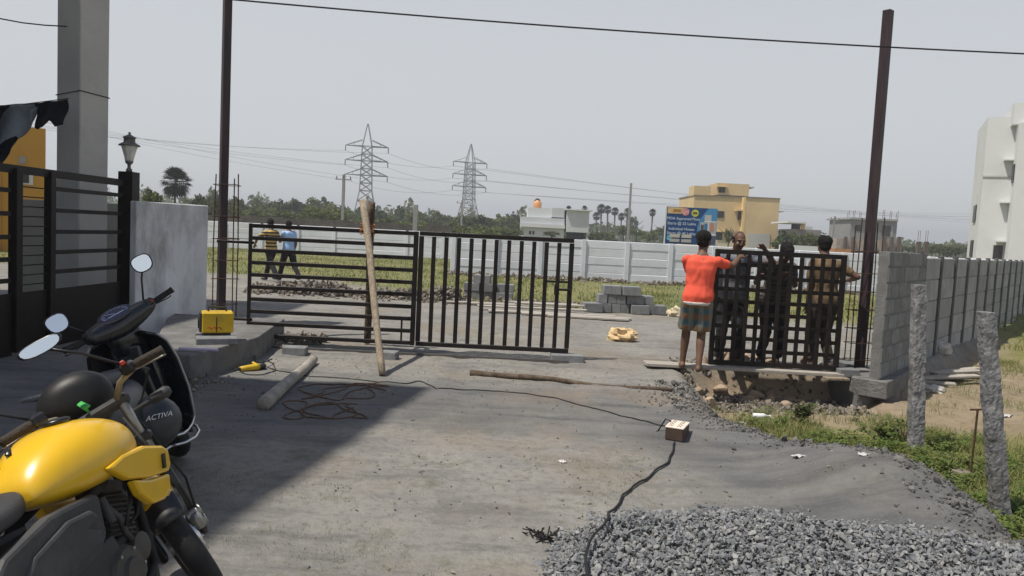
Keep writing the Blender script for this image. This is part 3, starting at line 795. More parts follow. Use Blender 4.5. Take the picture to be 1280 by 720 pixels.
# grinder
g0 = G(313, 463, 0)
gr = empty('angle_grinder', (g0.x, g0.y, h(g0.x, g0.y) + .035), R(55), 'yellow angle grinder lying on the ground by the plinth', 'power tool')
MB().tube([(-.13, 0, 0), (-.05, 0, 0), (.05, 0, .0), (.1, 0, 0)], [.026, .032, .036, .036], 12).build('motor_body', YEL, gr, True)
MB().tube([(.1, 0, 0), (.15, 0, 0), (.18, 0, -.005)], [.036, .04, .03], 12).build('gear_head', DGREY, gr, True)
MB().cyl((.15, 0, -.03), (.15, 0, -.045), .06).build('grinding_disc', DGREY, gr)
MB().tube([(-.13, 0, 0), (-.17, 0, 0), (-.2, .01, -.01)], [.02, .012, .008], 8).build('cord_boot', RUBBER, gr)
MB().cyl((.13, .03, 0), (.13, .14, .02), .014).build('side_handle', YEL, gr)

def cable(name, pts, r, m, label, wob=.0, cat='cable', lift=0.0, seed=0):
    rr = random.Random(seed); out = []
    P = [V((p[0], p[1], 0)) for p in pts]
    for i in range(len(P) - 1):
        p0 = P[max(i - 1, 0)]; p1 = P[i]; p2 = P[i + 1]; p3 = P[min(i + 2, len(P) - 1)]
        ns = max(3, int((p2 - p1).length / .06))
        for k in range(ns):
            t = k / ns
            q = .5 * ((2 * p1) + (p2 - p0) * t + (2 * p0 - 5 * p1 + 4 * p2 - p3) * t * t + (3 * p1 - p0 - 3 * p2 + p3) * t ** 3)
            if wob: q = q + V((noise.noise(q * 3 + V((seed, 0, 0))), noise.noise(q * 3 + V((0, seed, 5))), 0)) * wob
            out.append(q)
    out.append(P[-1])
    A = np.array([(p.x, p.y) for p in out]); zz = H(A[:, 0], A[:, 1]) + .062 * sst(-.05, .2, poly_sd(A[:, 0], A[:, 1], GRAVP))
    mb = MB(); mb.tube([V((p.x, p.y, z + r * .9 + lift)) for p, z in zip(out, zz)], r, 6)
    return tag(mb.build(name, m, None, True), label, cat)
BLKC = mat('black_cable', (0.012, 0.012, 0.013), .6)
ORC = mat('orange_brown_cable', (0.12, 0.065, 0.035), .7, var=.3)
def gpts(*l): return [(lambda g: (g.x, g.y))(G(px, py)) for px, py in l]
cable('power_cable', gpts((546, 486), (600, 488), (640, 491), (700, 499), (745, 510), (790, 523), (815, 531), (838, 536)), .006, BLKC, 'black cable running across the lane to the white socket board', .05, seed=3)
cable('supply_cable', gpts((845, 556), (836, 577), (800, 605), (772, 625), (758, 652), (745, 690), (733, 724), (725, 770)), .0075, BLKC, 'black cable running over the gravel from the white socket board', .05, seed=5, lift=.008)
cable('grinder_cord', gpts((318, 462), (335, 452), (345, 462), (330, 468), (300, 466), (305, 458), (330, 458), (350, 464), (390, 470), (440, 474), (500, 480), (525, 476), (546, 487)), .006, BLKC, 'black cord coiled round the yellow grinder and trailing off', .03, seed=6)
cable('welding_cable', gpts((330, 424), (327, 440), (318, 452), (326, 459), (340, 455)), .008, BLKC, 'black welding cable hanging over the plinth edge', .02, seed=8, lift=.05)
tang = []
for k in range(30):
    a = k * .75; tang.append((430 + 45 * math.sin(a * .63) + 12 * math.sin(a * 2.1), 488 + 9 * math.cos(a * .81) + 3 * math.sin(a * 1.7)))
cable('cable_tangle', gpts(*tang), .006, ORC, 'tangled orange brown cable in the shade nearer the gate', .04, seed=10)
tang = []
for k in range(34):
    a = k * .7; tang.append((405 + 42 * math.sin(a * .55 + 1) + 14 * math.sin(a * 1.9), 514 + 8 * math.cos(a * .87) + 3 * math.sin(a * 1.3)))
cable('cable_tangle', gpts(*tang), .006, ORC, 'tangled orange brown cable heap in the shade beside the thick pole', .04, seed=12)

# ------------------------------------------------------------------ steel posts with rebar cages
def steel_post(px, py, y, w, top_px, label, base_z):
    b = at(px, py, y); z1 = at(*top_px, y).z
    r = empty('steel_post', (b.x, b.y, base_z), R(38), label, 'post')
    MB().box((0, 0, (z1 - base_z) / 2), (w, w, z1 - base_z), ch=.006).build('shaft', STEEL, r)
    MB().box((0, 0, .012), (w + .12, w + .12, .018)).build('base_plate', STEEL, r)
    return b, z1
sw = .10
bL, zL = steel_post(276, 392, 10.4, sw, (297, -25), 'tall dark steel post standing on the concrete plinth', .27)
bR, zR = steel_post(1074, 460, 10.35, .108, (1113, 13), 'tall dark steel post beside the concrete block wall', -.02)
def cage(c, z0, z1, hw, hd, label, stir, ext):
    r = empty('rebar_cage', (c[0], c[1], z0), 0, label, 'rebar')
    k = 0
    for sx in (-1, 1):
        for sy in (-1, 1):
            mb = MB(); t = z1 - z0 + ext[k]; k += 1
            mb.tube([(sx * hw, sy * hd, 0), (sx * hw + .008 * sy, sy * hd, t * .5), (sx * hw - .01 * sx, sy * hd, t)], .0085, 6)
            mb.build('bar', RUST, r)
    for z in stir:
        mb = MB(); e = .02; q = [V((-hw - e, -hd - e, z - z0)), V((hw + e, -hd - e, z - z0 + .01)), V((hw + e, hd + e, z - z0)), V((-hw - e, hd + e, z - z0 - .01))]
        mb.tube(q, .006, 5, closed=True); mb.build('stirrup', RUST, r)
cage((bL.x + .04, bL.y + .02), .27, 2.2, .135, .07, 'rusty rebar cage round the steel post on the plinth', (.45, .8, 1.05, 1.35, 1.65, 2.08), (.02, .12, -.03, .04))
cage((bR.x + .0, bR.y + .03), -.02, 1.95, .16, .09, 'rusty rebar cage round the steel post by the block wall', (.12, .35, .55, .8, 1.05, 1.3, 1.6), (.1, .0, .12, .05))

# ------------------------------------------------------------------ wide two leaf steel gate on blocks
gy_ = 9.8
def gpx(px): return at(px, 360, gy_).x + (.0)
x0, x1, x2 = at(310, 350, gy_).x, at(522, 365, gy_).x, at(714, 370, gy_).x
zb, ztp = .10, 1.58
la = empty('rail_gate', (0, gy_, 0), 0, 'dark steel gate leaf of ten level rails propped on blocks', 'gate')
def bx(mb_name, c, s, parent, m=BLACKP, ch=.004): return MB().box(c, s, ch=ch).build(mb_name, m, parent)
tk = .045
bx('stile', (x0 + .02, 0, (zb + ztp) / 2), (.04, tk, ztp - zb), la)
bx('stile', (x1 - .045, 0, (zb + ztp) / 2), (.06, tk, ztp - zb), la)
for k in range(10):
    z = zb + .03 + (ztp - zb - .06) * k / 9
    bx('rail', ((x0 + x1) / 2 - .015, 0, z), (x1 - x0 - .125, tk - .006, .05), la)
bx('short_upright', (x1 - .19, 0, zb + .06 + .14), (.022, tk - .012, .3), la)
for z in (.33, 1.33):
    bx('hinge_bar', (x0 - .18, .02, z), (.48, .025, .035), la)
lb = empty('bar_gate', (0, gy_, 0), 0, 'dark steel gate leaf of upright bars propped on blocks', 'gate')
bx('frame_rail', ((x1 + x2) / 2, 0, ztp - .025), (x2 - x1, tk, .055), lb)
bx('frame_rail', ((x1 + x2) / 2, 0, zb + .025), (x2 - x1, tk, .055), lb)
nb = 13
for k in range(nb):
    x = x1 + .025 + (x2 - x1 - .05) * k / (nb - 1)
    w = .06 if k in (0, nb - 1) else .052
    bx('upright_bar', (x, 0, (zb + ztp) / 2), (w, tk - .006, ztp - zb - .116), lb)
stp = (x2 - x1 - .05) / (nb - 1); xr = x2 - .025
bx('latch', (xr - stp, 0, 1.02), (stp * 2 + .02, .03, .028), lb)
bx('latch', (xr - stp * .5, -.01, .92), (stp + .02, .04, .03), lb)
bx('latch_plate', (xr - stp * 1.12, -.035, .92), (.04, .02, .14), lb)
def gblock(px, py, rz, label, size):
    g = G(px, py); cblock((g.x, g.y + size[1] / 2, h(g.x, g.y + .1) - .005), rz, label, None, size)
gblock(366, 444, R(4), 'concrete block under the hinge end of the rail gate', (.28, .2, zb + .0))
gblock(485, 450, R(-5), 'concrete block under the middle of the wide gate by the pole', (.2, .2, zb + .0))
gblock(709, 453, R(3), 'pale concrete block under the latch end of the bar gate', (.42, .2, zb + .0))
# edge strip on the ground below the gate
bx_ = MB(); bx_.box(((x0 + x2) / 2 - .1, 9.62, .004), (x2 - x0 + .2, .03, .05)); tag(bx_.build('gate_track', mat('track_steel', (.10, .09, .085), .7, var=.3)), 'thin steel track laid on the ground below the gate', 'track')

def pole(name, a, b, ra, rb, m, label, cat='pole', bend=.02, seed=0, parent=None):
    a = V(a); b = V(b); rr = random.Random(seed); n = 14; pts = []; rad = []
    for k in range(n + 1):
        t = k / n; p = a.lerp(b, t)
        p += V((noise.noise(V((t * 2.2, seed, 0))), noise.noise(V((t * 2.2, 5, seed))), noise.noise(V((t * 2.2, 9, seed * 2))))) * bend
        pts.append(p); rad.append((ra + (rb - ra) * t) * (1 + .12 * noise.noise(V((t * 7, seed, 3)))))
    mb = MB(); mb.tube(pts, rad, 12)
    o = mb.build(name, m, parent, True)
    return tag(o, label, cat) if label else o
fa = G(478, 470); ft = at(456, 252, 9.72)
pole('prop_pole', (fa.x, fa.y, h(fa.x, fa.y) + .02), (ft.x, 9.62, ft.z), .038, .046, WOOD, 'pale wooden pole leaning on the front of the rail gate', seed=2)
ba, bt = at(461, 432, 10.25), at(466, 253, 9.98)
pole('prop_pole', (ba.x - .03, 10.3, .03), (bt.x, 9.91, bt.z), .05, .045, DWOOD, 'dark wooden pole propping the rail gate from behind', seed=4)
ROPE = mat('orange_rope', (.30, .13, .055), .9, var=.3)
mb = MB()
c0 = at(459, 286, 9.75); pts = []
for k in range(90):
    a = k / 90 * 2 * math.pi * 6.5
    pts.append(V((c0.x + .005 * math.sin(k) + .085 * math.cos(a), 9.765 + .20 * math.sin(a), c0.z - .07 + .14 * k / 90 + .014 * math.sin(a * 1.3))))
mb.tube(pts, .008, 6); tag(mb.build('rope_lashing', ROPE, None, True), 'orange rope lashing the poles to the gate top', 'rope')

a = G(330, 512); b = G(392, 453)
pole('thick_pole', (a.x, a.y, h(a.x, a.y) + .06), (b.x, b.y, h(b.x, b.y) + .045), .062, .05, mat('grey_log', (.33, .30, .26), .9, scale=5, var=.25, bump=.6, bscale=25, dirt=(.13, .11, .09), dscale=3), 'thick grey wooden pole lying in the shade beside the plinth', bend=.015, seed=7)
a = G(588, 468); b = G(842, 489)
pole('branch_log', (a.x, a.y, h(a.x, a.y) + .03), (b.x, b.y, h(b.x, b.y) + .02), .036, .02, DWOOD, 'long thin dark branch lying across the lane', bend=.05, seed=11)

# socket board
sb = G(850, 552)
sbo = empty('socket_board', (sb.x, sb.y + .12, h(sb.x, sb.y + .12)), R(-24), 'small white socket board with dark sides on the lane', 'socket board')
MB().box((0, 0, .05), (.145, .25, .1), ch=.006).build('box', mat('brown_ply', (.07, .045, .035), .8, var=.3), sbo)
MB().box((0, 0, .105), (.15, .255, .012), ch=.003).build('top_plate', mat('cream_laminate', (.72, .62, .52), .5, var=.08), sbo)
SK = mat('socket_dark', (.12, .06, .05), .6)
for y in (-.085, -.03, .03, .08):
    for x in (-.04, .03):
        mb = MB()
        mb.box((x - .012, y, .1125), (.008, .014, .003)); mb.box((x + .012, y, .1125), (.008, .014, .003)); mb.box((x, y + .018, .1125), (.01, .01, .003))
        mb.build('socket', SK, sbo)
MB().tube([(-.06, .02, .12), (-.11, .04, .13), (-.16, .02, .03), (-.2, -.02, .0)], .006, 6).build('plug_lead', BLKC, sbo)

# ------------------------------------------------------------------ right: plank, grid gate, block wall
pa, pb = at(806, 449, 9.62), at(1052, 458, 9.62)
mb = MB(); mb.box((0, 0, 0), (pb.x - pa.x, .24, .038), ch=.004)
o = mb.build('plank_bridge', PLANK); zpl = .035; o.location = ((pa.x + pb.x) / 2, 9.62, zpl); o.rotation_euler = (0, R(.6), R(1))
tag(o, 'long grey plank laid over the trench carrying the lattice gate', 'plank')
gg = empty('lattice_gate', (0, 9.68, 0), 0, 'dark steel lattice gate panel held upright by the men', 'gate')
gx0, gx1 = at(890, 380, 9.68).x, at(1053, 390, 9.68).x
gz0, gz1 = zpl + .03, 1.545
bx('frame', (gx0 + .03, 0, (gz0 + gz1) / 2), (.06, .05, gz1 - gz0), gg); bx('frame', (gx1 - .03, 0, (gz0 + gz1) / 2), (.06, .05, gz1 - gz0), gg)
bx('frame', ((gx0 + gx1) / 2, 0, gz1 - .03), (gx1 - gx0 - .122, .05, .06), gg); bx('frame', ((gx0 + gx1) / 2, 0, gz0 + .03), (gx1 - gx0 - .122, .05, .06), gg)
nc, nr = 12, 9
for k in range(1, nc):
    bx('upright_bar', (gx0 + .03 + (gx1 - gx0 - .06) * k / nc, -.012, (gz0 + gz1) / 2), (.052, .024, gz1 - gz0 - .122), gg)
for k in range(1, nr):
    bx('cross_bar', ((gx0 + gx1) / 2, .014, gz0 + .03 + (gz1 - gz0 - .06) * k / nr), (gx1 - gx0 - .122, .024, .05), gg)
# hinge stubs between post and lattice gate
for z in (.4, 1.2):
    pass
g = G(1057, 468, 0.0)
cblock((pb.x + .08, 9.66, .0), R(4), 'pale concrete block at the plank end under the rebar cage', None, (.26, .22, .1))
mb = MB(); mb.box((0, 0, .03), (.3, .16, .03), ch=.004); o = mb.build('wood_offcut', WOOD); o.location = (pb.x - .12, 9.5, -.04); o.rotation_euler = (0, 0, R(8)); tag(o, 'brown wood offcut packed under the plank end', 'wood')
mb = MB(); mb.box((0, 0, .0), (.62, .75, .85), ch=.02); o = mb.build('wall_footing', PLC); o.location = (4.62, 9.85, -.40); o.rotation_euler = (0, 0, R(10))
tag(o, 'rough concrete footing under the dark post and block wall', 'footing')
g = G(1042, 500, -.42); cblock((g.x, g.y, h(g.x, g.y) - .03), R(-18), 'loose concrete block tipped in the trench end', None, (.38, .2, .17), (R(8), R(10), R(-22)))

wallr = empty('block_wall', (WALL0.x, WALL0.y, 0), math.atan2(WDIR.y, WDIR.x), 'concrete block wall end with raked mortar joints beside the steel post', 'wall')
MB().box((1.10, 0.11, .755), (2.19, .108, 1.60)).build('mortar_core', mat('mortar', (.17, .17, .168), .95, bump=.4, var=.25), wallr)
bw, bh = .44, .2
blk = MB(); blk.box((0, 0, 0), (bw - .022, .13, bh - .022), ch=.006); bme = blk.mesh('block'); bme.materials.append(BLOCK)
for r in range(8):
    z = .075 + r * bh
    for c in range(6):
        off = -.5 * bw if r % 2 else 0
        xa = c * bw + off; xb = xa + bw
        if xa > 2.0 or xb > 2.25 and r % 2 == 0: continue
        xa_ = max(xa, 0); xb_ = min(xb, 2.2)
        o = put('block', bme, wallr)
        o.location = ((xa_ + xb_) / 2, .11 + random.uniform(-.004, .004), z + bh / 2 - .05); o.scale = ((xb_ - xa_) / bw, 1, 1)
MB().box((1.1, .11, -.09), (2.3, .34, .22), ch=.01).build('plinth_course', PLC, wallr)
PRE = mat('precast_concrete', (0.29, 0.295, 0.30), .95, scale=2.5, var=.16, bump=.35, bscale=45, rnd=.12, dirt=(.12, .12, .12), dscale=2, damt=.5)
pw = empty('precast_wall', (WALL0.x, WALL0.y, 0), math.atan2(WDIR.y, WDIR.x), 'long grey precast panel wall with slotted posts along the verge', 'wall')
bay = 1.30; nbay = 12
pme = MB(); pme.box((0, 0, 0), (bay - .13, .05, .328), ch=.012); pme = pme.mesh('panel'); pme.materials.append(PRE)
sme = MB(); sme.box((0, 0, 0), (.12, .075, 1.72), ch=.01); sme = sme.mesh('post'); sme.materials.append(mat('precast_post', (.10, .10, .10), .95, bump=.3, var=.2, rnd=.1))
for k in range(nbay + 1):
    o = put('post', sme, pw); o.location = (2.28 + k * bay, .1, .72 + random.uniform(-.01, .015) - .02 * (k == 0)); o.rotation_euler = (0, random.uniform(-.006, .006), 0)
    if k < nbay:
        for r in range(5):
            o = put('panel', pme, pw); o.location = (2.28 + (k + .5) * bay, .115 + random.uniform(-.006, .006), .06 + r * .332); o.rotation_euler = (random.uniform(-.012, .012), random.uniform(-.004, .004), 0)
# weathered boards dumped by the wall
for k, (px, py, L_, rz, zz) in enumerate(((1178, 466, 1.5, 14, .02), (1186, 463, 1.3, 22, .05), (1170, 470, 1.0, 8, .02), (1196, 468, 1.2, 30, .08), (1160, 476, .7, -20, .03), (1182, 474, 1.1, 12, .10))):
    g = G(px, py, -.2)
    mb = MB(); mb.box((0, 0, 0), (L_, .13, .028), ch=.004); o = mb.build('old_board', PLANK); o.location = (g.x, g.y, h(g.x, g.y) + .03 + zz); o.rotation_euler = (R(random.uniform(-4, 4)), R(random.uniform(-3, 3)), R(rz))
    tag(o, 'weathered board in the untidy pile against the precast wall', 'board', 'boards dumped by the precast wall')
SACKW = mat('torn_sack', (.42, .40, .37), .9, var=.25, scale=6)
def sack(px, py, z, s, m, label, seed, name='plastic_sack', cat='sack'):
    g = G(px, py, z); mb = MB(); r = random.Random(seed)
    mb.ell((0, 0, 0), (1, 1, 1), None, 26, 14)
    mb.v = [V((v.x * s[0], v.y * s[1], v.z * s[2])) * (1 + .55 * noise.noise(v * 1.7 + V((seed, 0, 0))) + .38 * noise.noise(v * 4.0 + V((0, seed, 0)))) for v in mb.v]
    o = mb.build(name, m, None, 2); o.location = (g.x, g.y, h(g.x, g.y) + s[2] * .45); o.rotation_euler = (0, 0, r.uniform(-.4, .4))
    return tag(o, label, cat)
sack(1162, 482, -.2, (.2, .12, .07), SACKW, 'crumpled grey sack by the board pile', 5)
sack(1176, 452, -.15, (.16, .12, .12), SACKW, 'torn grey sack slumped against the precast wall', 9)
CREAMS = mat('cream_sack', (.60, .44, .24), .85, var=.2, scale=9, dirt=(.25, .16, .1), dscale=6)
sack(778, 426, 0, (.23, .17, .14), CREAMS, 'crumpled cream cloth sack lying on the open yard', 14)
sack(848, 396, 0, (.26, .16, .14), mat('pale_sack', (.55, .47, .33), .85, var=.2), 'pale full sack on the grass edge behind the man in red', 21)

# ------------------------------------------------------------------ granite fence posts
GRAN = mat('split_granite', (.21, .21, .22), .9, scale=9, var=.4, bump=.5, bscale=30, dirt=(.09, .08, .07), dscale=3.5, damt=.75)
def granite(bpx, bpy, tpx_, tpy, w, zb_, label, seed):
    b = G(bpx, bpy, zb_); y = b.y; t = at(tpx_, tpy, y)
    rings = []; n = 80
    for k in range(n + 1):
        f = k / n; c = V((b.x, b.y, h(b.x, b.y) - .12)).lerp(V((t.x, t.y, t.z)), f)
        ring = []
        for a in range(22):
            th = 2 * math.pi * a / 22; q = V((math.cos(th), math.sin(th), 0)); sq = 1 / max(abs(q.x), abs(q.y)); sq = min(sq, 1.28)
            rr = w / 2 * sq * (1.0 - .16 * f) * (1 + .13 * noise.noise(V((q.x * 1.3 + seed, q.y * 1.3, f * 9))) + .11 * noise.noise(V((q.x * 3, q.y * 3 + seed, f * 30))) + .07 * noise.noise(V((q.x * 6, q.y * 6 + seed, f * 60))))
            ring.append(c + q * rr + V((0, 0, .012 * noise.noise(V((a, f, seed))) * (k == n))))
        rings.append(ring)
    mb = MB(); mb.loft(rings); return tag(mb.build('granite_post', GRAN), label, 'post', 'granite fence posts')
granite(1145, 566, 1149, 356, .128, -.28, 'upright rough granite fence post on the weedy verge', 3)
granite(1254, 655, 1232, 390, .115, -.28, 'leaning rough granite fence post with dark stained foot', 8)
g = G(1212, 602, -.28); rd = empty('iron_peg', (g.x, g.y, h(g.x, g.y) - .1), 0, 'thin rusty iron peg with short cross bar on the verge', 'peg')
MB().cyl((0, 0, 0), (.012, 0, .72), .009, n=8).build('rod', RUST, rd); MB().cyl((-.05, 0, .71), (.05, .01, .715), .008, n=8).build('cross_bar', RUST, rd)
mb = MB(); mb.box((0, 0, .04), (.17, .1, .08), ch=.006); o = mb.build('old_brick', mat('old_brick', (.20, .165, .14), .95, var=.3, bump=.5)); g = G(1201, 601, -.28); o.location = (g.x, g.y, h(g.x, g.y)); o.rotation_euler = (.1, .1, .5); tag(o, 'old brown brick lying in the weeds near the iron peg', 'brick')

# litter
PAP = mat('litter_paper', (.5, .49, .48), .8, var=.1, dirt=(.3, .28, .26), dscale=20)
def scrap(px, py, s, label, seed, z=0.0):
    g = G(px, py, z); mb = MB()
    def fn(u, v):
        x, y = (u - .5) * s * (1 + .5 * noise.noise(V((u * 3, v * 3, seed)))), (v - .5) * s * .7
        return V((x, y, .35 * s * abs(noise.noise(V((u * 2.6 + seed, v * 2.6, 1)))) + .004))
    mb.grid(fn, 9, 8); o = mb.build('paper_scrap', PAP, None, 2, solid=.0015); o.location = (g.x, g.y, h(g.x, g.y)); o.rotation_euler = (0, 0, seed * 1.7)
    tag(o, label, 'litter')
scrap(997, 587, .09, 'crumpled white paper on the crusher dust slope', 2)
scrap(703, 579, .06, 'small white paper scrap on the bare lane', 3)
scrap(1078, 592, .07, 'white paper strip near the dust heap crest', 4, .08)
scrap(1258, 512, .16, 'white plastic scrap by the leaning granite post', 6, -.2)
scrap(930, 521, .07, 'tiny white scrap on the verge grass', 7, -.2)
bt_ = G(951, 522, -.26); bo = empty('plastic_bottle', (bt_.x, bt_.y, h(bt_.x, bt_.y) + .03), R(5), 'clear white plastic bottle lying on the verge grass', 'bottle')
MB().tube([(-.09, 0, 0), (-.085, 0, 0), (.03, 0, 0), (.07, 0, 0), (.09, 0, 0)], [.02, .03, .03, .014, .013], 12).build('body', mat('milky_plastic', (.7, .72, .74), .3, var=.05), bo, True)
MB().cyl((.09, 0, 0), (.105, 0, 0), .015).build('cap', mat('cap_white', (.8, .8, .8), .4), bo)
mb = MB()
for k in range(34):
    a = random.uniform(0, 6.28); l = random.uniform(.02, .07); x, y = random.gauss(0, .04), random.gauss(0, .03)
    mb.bar((x, y, random.uniform(0, .03)), (x + l * math.cos(a), y + l * math.sin(a), random.uniform(.0, .05)), .008, .004)
o = mb.build('charred_scraps', mat('char', (.012, .011, .01), .9)); g = G(677, 672); o.location = (g.x, g.y, h(g.x, g.y)); tag(o, 'small black clump of charred scraps near the gravel', 'char')

# bush on the verge and a dry twiggy weed
BUSH = leafmat('bush_leaf', (.045, .075, .02), (.11, .12, .04), .1, .2)
def bush(px, py, z, hgt, nst, label, seed, m=BUSH, leaf=.045):
    g = G(px, py, z); r = random.Random(seed); rt = empty('verge_bush', (g.x, g.y, h(g.x, g.y) - .02), 0, label, 'bush')
    st = MB(); lf = MB()
    for k in range(nst):
        a = r.uniform(0, 6.28); sp = r.uniform(.1, .75) * hgt; top = V((math.cos(a) * sp, math.sin(a) * sp, hgt * r.uniform(.55, 1)))
        mid = top * .5 + V((0, 0, hgt * .12)); st.tube([(0, 0, 0), mid, top], [.006, .004, .002], 5)
        for j in range(9):
            t = r.uniform(.3, 1); p = (mid * (2 * t) if t < .5 else mid.lerp(top, 2 * t - 1))
            d = V((r.gauss(0, 1), r.gauss(0, 1), r.uniform(-.2, .9))).normalized(); s = V((-d.y, d.x, .2)).normalized(); l = leaf * r.uniform(.7, 1.3)
            lf.add([p, p + d * l * .5 + s * l * .2, p + d * l, p + d * l * .5 - s * l * .2], [[0, 1, 2, 3]])
    st.build('stem', DWOOD, rt); lf.build('foliage', m, rt, fix=False)
bush(1002, 530, -.28, .24, 26, 'dark leafy little bush on the verge below the trench', 4, leaf=.07)
bush(1105, 556, -.28, .20, 22, 'green leafy weed bush beside the upright granite post', 5, GREENG, .06)
bush(1185, 596, -.28, .16, 22, 'low green weed bush between the granite posts', 6, GREENG, .05)
bush(1236, 668, -.28, .16, 20, 'low green weed bush at the dust heap foot', 7, GREENG, .05)
DRYW = leafmat('dry_weed', (.25, .18, .13), (.34, .27, .2), .1, .1)
bush(1128, 552, -.28, .2, 26, 'dry pinkish brown weed tuft beside the upright granite post', 8, DRYW, .02)
# ------------------------------------------------------------------ yard: block stacks, planks
bl40 = MB(); bl40.box((0, 0, .0975), (.39, .19, .19), ch=.006); bl40 = bl40.mesh('concrete_block'); bl40.materials.append(BLOCK)
def stack(px, py, courses, label, rz, seed):
    g = G(px, py); r = random.Random(seed)
    base = h(g.x, g.y); ca, sa = math.cos(rz), math.sin(rz)
    for ci, (xs, kinds) in enumerate(courses):
        for row in (0, 1):
            x = xs
            for kd in kinds:
                wdt = .4 if kd == 'S' else .2
                cx = x + wdt / 2 + r.uniform(-.012, .012); x += wdt
                cy = .1 + (.2 if kd == 'H' else row * .2) + r.uniform(-.012, .02)
                if kd == 'H' and row: continue
                o = put('concrete_block', bl40)
                o.location = (g.x + cx * ca - cy * sa, g.y + cx * sa + cy * ca, base + ci * .196)
                o.rotation_euler = (0, 0, rz + (R(90) if kd == 'H' else 0) + r.uniform(-.05, .05))
                tag(o, label, 'block', label.replace('concrete block', 'blocks'))
stack(757, 392, [(-.45, 'SHHHSHH'), (-.15, 'HHHHHH'), (-.05, 'HHS')], 'grey concrete block in the stack on the grass edge beyond the cream sack', R(3), 1)
stack(600, 375, [(-.42, 'HHHHS'), (-.42, 'HHSHH'), (-.2, 'HH')], 'grey concrete block in the stack seen through the bar gate', R(-4), 2)
for k, (px, py, L_, rz, z) in enumerate(((690, 394, 2.6, 2, 0), (720, 397, 2.2, -1, 0), (665, 390, 2.3, 4, .05), (700, 388, 2.0, 1, .09), (640, 384, 1.9, -3, 0), (675, 383, 1.7, 3, .05), (735, 399, 1.6, -4, 0), (600, 381, 1.6, 5, 0))):
    g = G(px, py); mb = MB(); mb.box((0, 0, 0), (L_, .2, .035), ch=.004); o = mb.build('plank', PLANK)
    o.location = (g.x, g.y, h(g.x, g.y) + .03 + z); o.rotation_euler = (0, 0, R(rz)); tag(o, 'pale shuttering plank in the loose pile at the yard edge', 'plank', 'planks piled at the yard edge')

# ------------------------------------------------------------------ white precast walls
WHITEP = mat('white_wall_paint', (.64, .665, .72), .85, scale=1.5, var=.06, bump=.15, bscale=30, rnd=.04, dirt=(.50, .49, .47), dscale=1.2, damt=.45)
def white_wall(x0, x1, y, bay, label, zt=1.5):
    w = empty('white_wall', ((x0 + x1) / 2, y, 0), 0, label, 'wall')
    n = int(round((x1 - x0) / bay)); bay = (x1 - x0) / n
    pm = MB(); pm.box((0, 0, 0), (bay - .17, .06, .302), ch=.016); pm = pm.mesh('panel'); pm.materials.append(WHITEP)
    sm = MB(); sm.box((0, 0, 0), (.18, .17, zt + .06), ch=.012); sm = sm.mesh('post'); sm.materials.append(WHITEP)
    for k in range(n + 1):
        xx = x0 + k * bay - (x0 + x1) / 2
        o = put('post', sm, w); o.location = (xx, 0, zt / 2 + random.uniform(-.01, .01))
        if k < n:
            for r in range(5):
                o = put('panel', pm, w); o.location = (xx + bay / 2, .0 + random.uniform(-.012, .012), -.01 + .155 + r * .307); o.rotation_euler = (random.uniform(-.02, .02), 0, 0)
white_wall(-2.3, 19.2, 29.0, 1.68, 'white painted precast panel wall behind the block stacks')
white_wall(-23, -2.0, 44.0, 2.1, 'white painted precast panel wall across the field behind the walkers', 1.45)
white_wall(24, 40, 40, 2.0, 'low white panel wall in front of the tall white building', 1.5)
mb = MB(); rr = random.Random(3)
for k in range(28):
    hh = 1.9 + .25 * rr.random()
    mb.box((-34 + k * 1.05, 62 + .0, hh / 2), (1.06, .3, hh))
tag(mb.build('old_stone_wall', mat('old_stone', (.085, .075, .065), .95, scale=1.5, var=.4, bump=.6, bscale=6)), 'long dark weathered wall behind the white field wall', 'wall')

# ------------------------------------------------------------------ buildings
def bbox(mb, pl, pr, pt, y, depth, zb=0.0, pbm=None, rot=0):
    a = at(pl, pt, y); b = at(pr, pt, y); z1 = (a.z + b.z) / 2
    if pbm is not None: zb = at((pl + pr) / 2, pbm, y).z
    mb.box(((a.x + b.x) / 2, y + depth / 2, (zb + z1) / 2), (b.x - a.x, depth, z1 - zb))
    return mb
def part(root, name, m, *a, **k):
    mb = MB(); bbox(mb, *a, **k); o = mb.build(name, m, root); return o
def root_off(r):
    for c in r.children: c.location = c.location - r.location
YB = mat('yellow_plaster', (.56, .425, .24), .9, scale=.3, var=.07, dirt=(.42, .30, .15), dscale=.35, damt=.5)
YBL = mat('light_yellow_plaster', (.64, .48, .24), .9, scale=.3, var=.06)
WIN = mat('window_dark', (.035, .03, .03), .35, var=.3)
WINF = mat('window_frame', (.30, .22, .13), .7)
GREYP = mat('pale_grey_plaster', (.42, .42, .42), .9, scale=.4, var=.1)
y0 = 100
yb = empty('yellow_building', (0, 0, 0), 0, 'yellow plastered house with flat roof and stair head behind the hoarding', 'house')
part(yb, 'wall', YB, 868, 933, 246, y0, 9)
part(yb, 'wing_wall', YB, 933.2, 975, 248, y0 - .9, 10)
part(yb, 'roof_slab', mat('roof_slab', (.22, .19, .16), .9), 867.5, 933, 244.6, y0 - .12, 9.3, pbm=246)
part(yb, 'roof_slab', MATS['roof_slab'], 932.8, 975.8, 246.6, y0 - 1.0, 10.3, pbm=248)
part(yb, 'parapet', YB, 868, 889, 232.5, y0, 3, pbm=244.4)
part(yb, 'stair_head', YB, 896.5, 937, 229.5, y0 + .3, 5, pbm=244.4)
part(yb, 'corner_strip', YBL, 930, 933, 246.5, y0 - .9, .88)
part(yb, 'canopy', YBL, 920, 932.8, 262, y0 - .85, .8, pbm=263.6)
part(yb, 'canopy', YBL, 893, 908, 288.5, y0 - .5, .49, pbm=290)
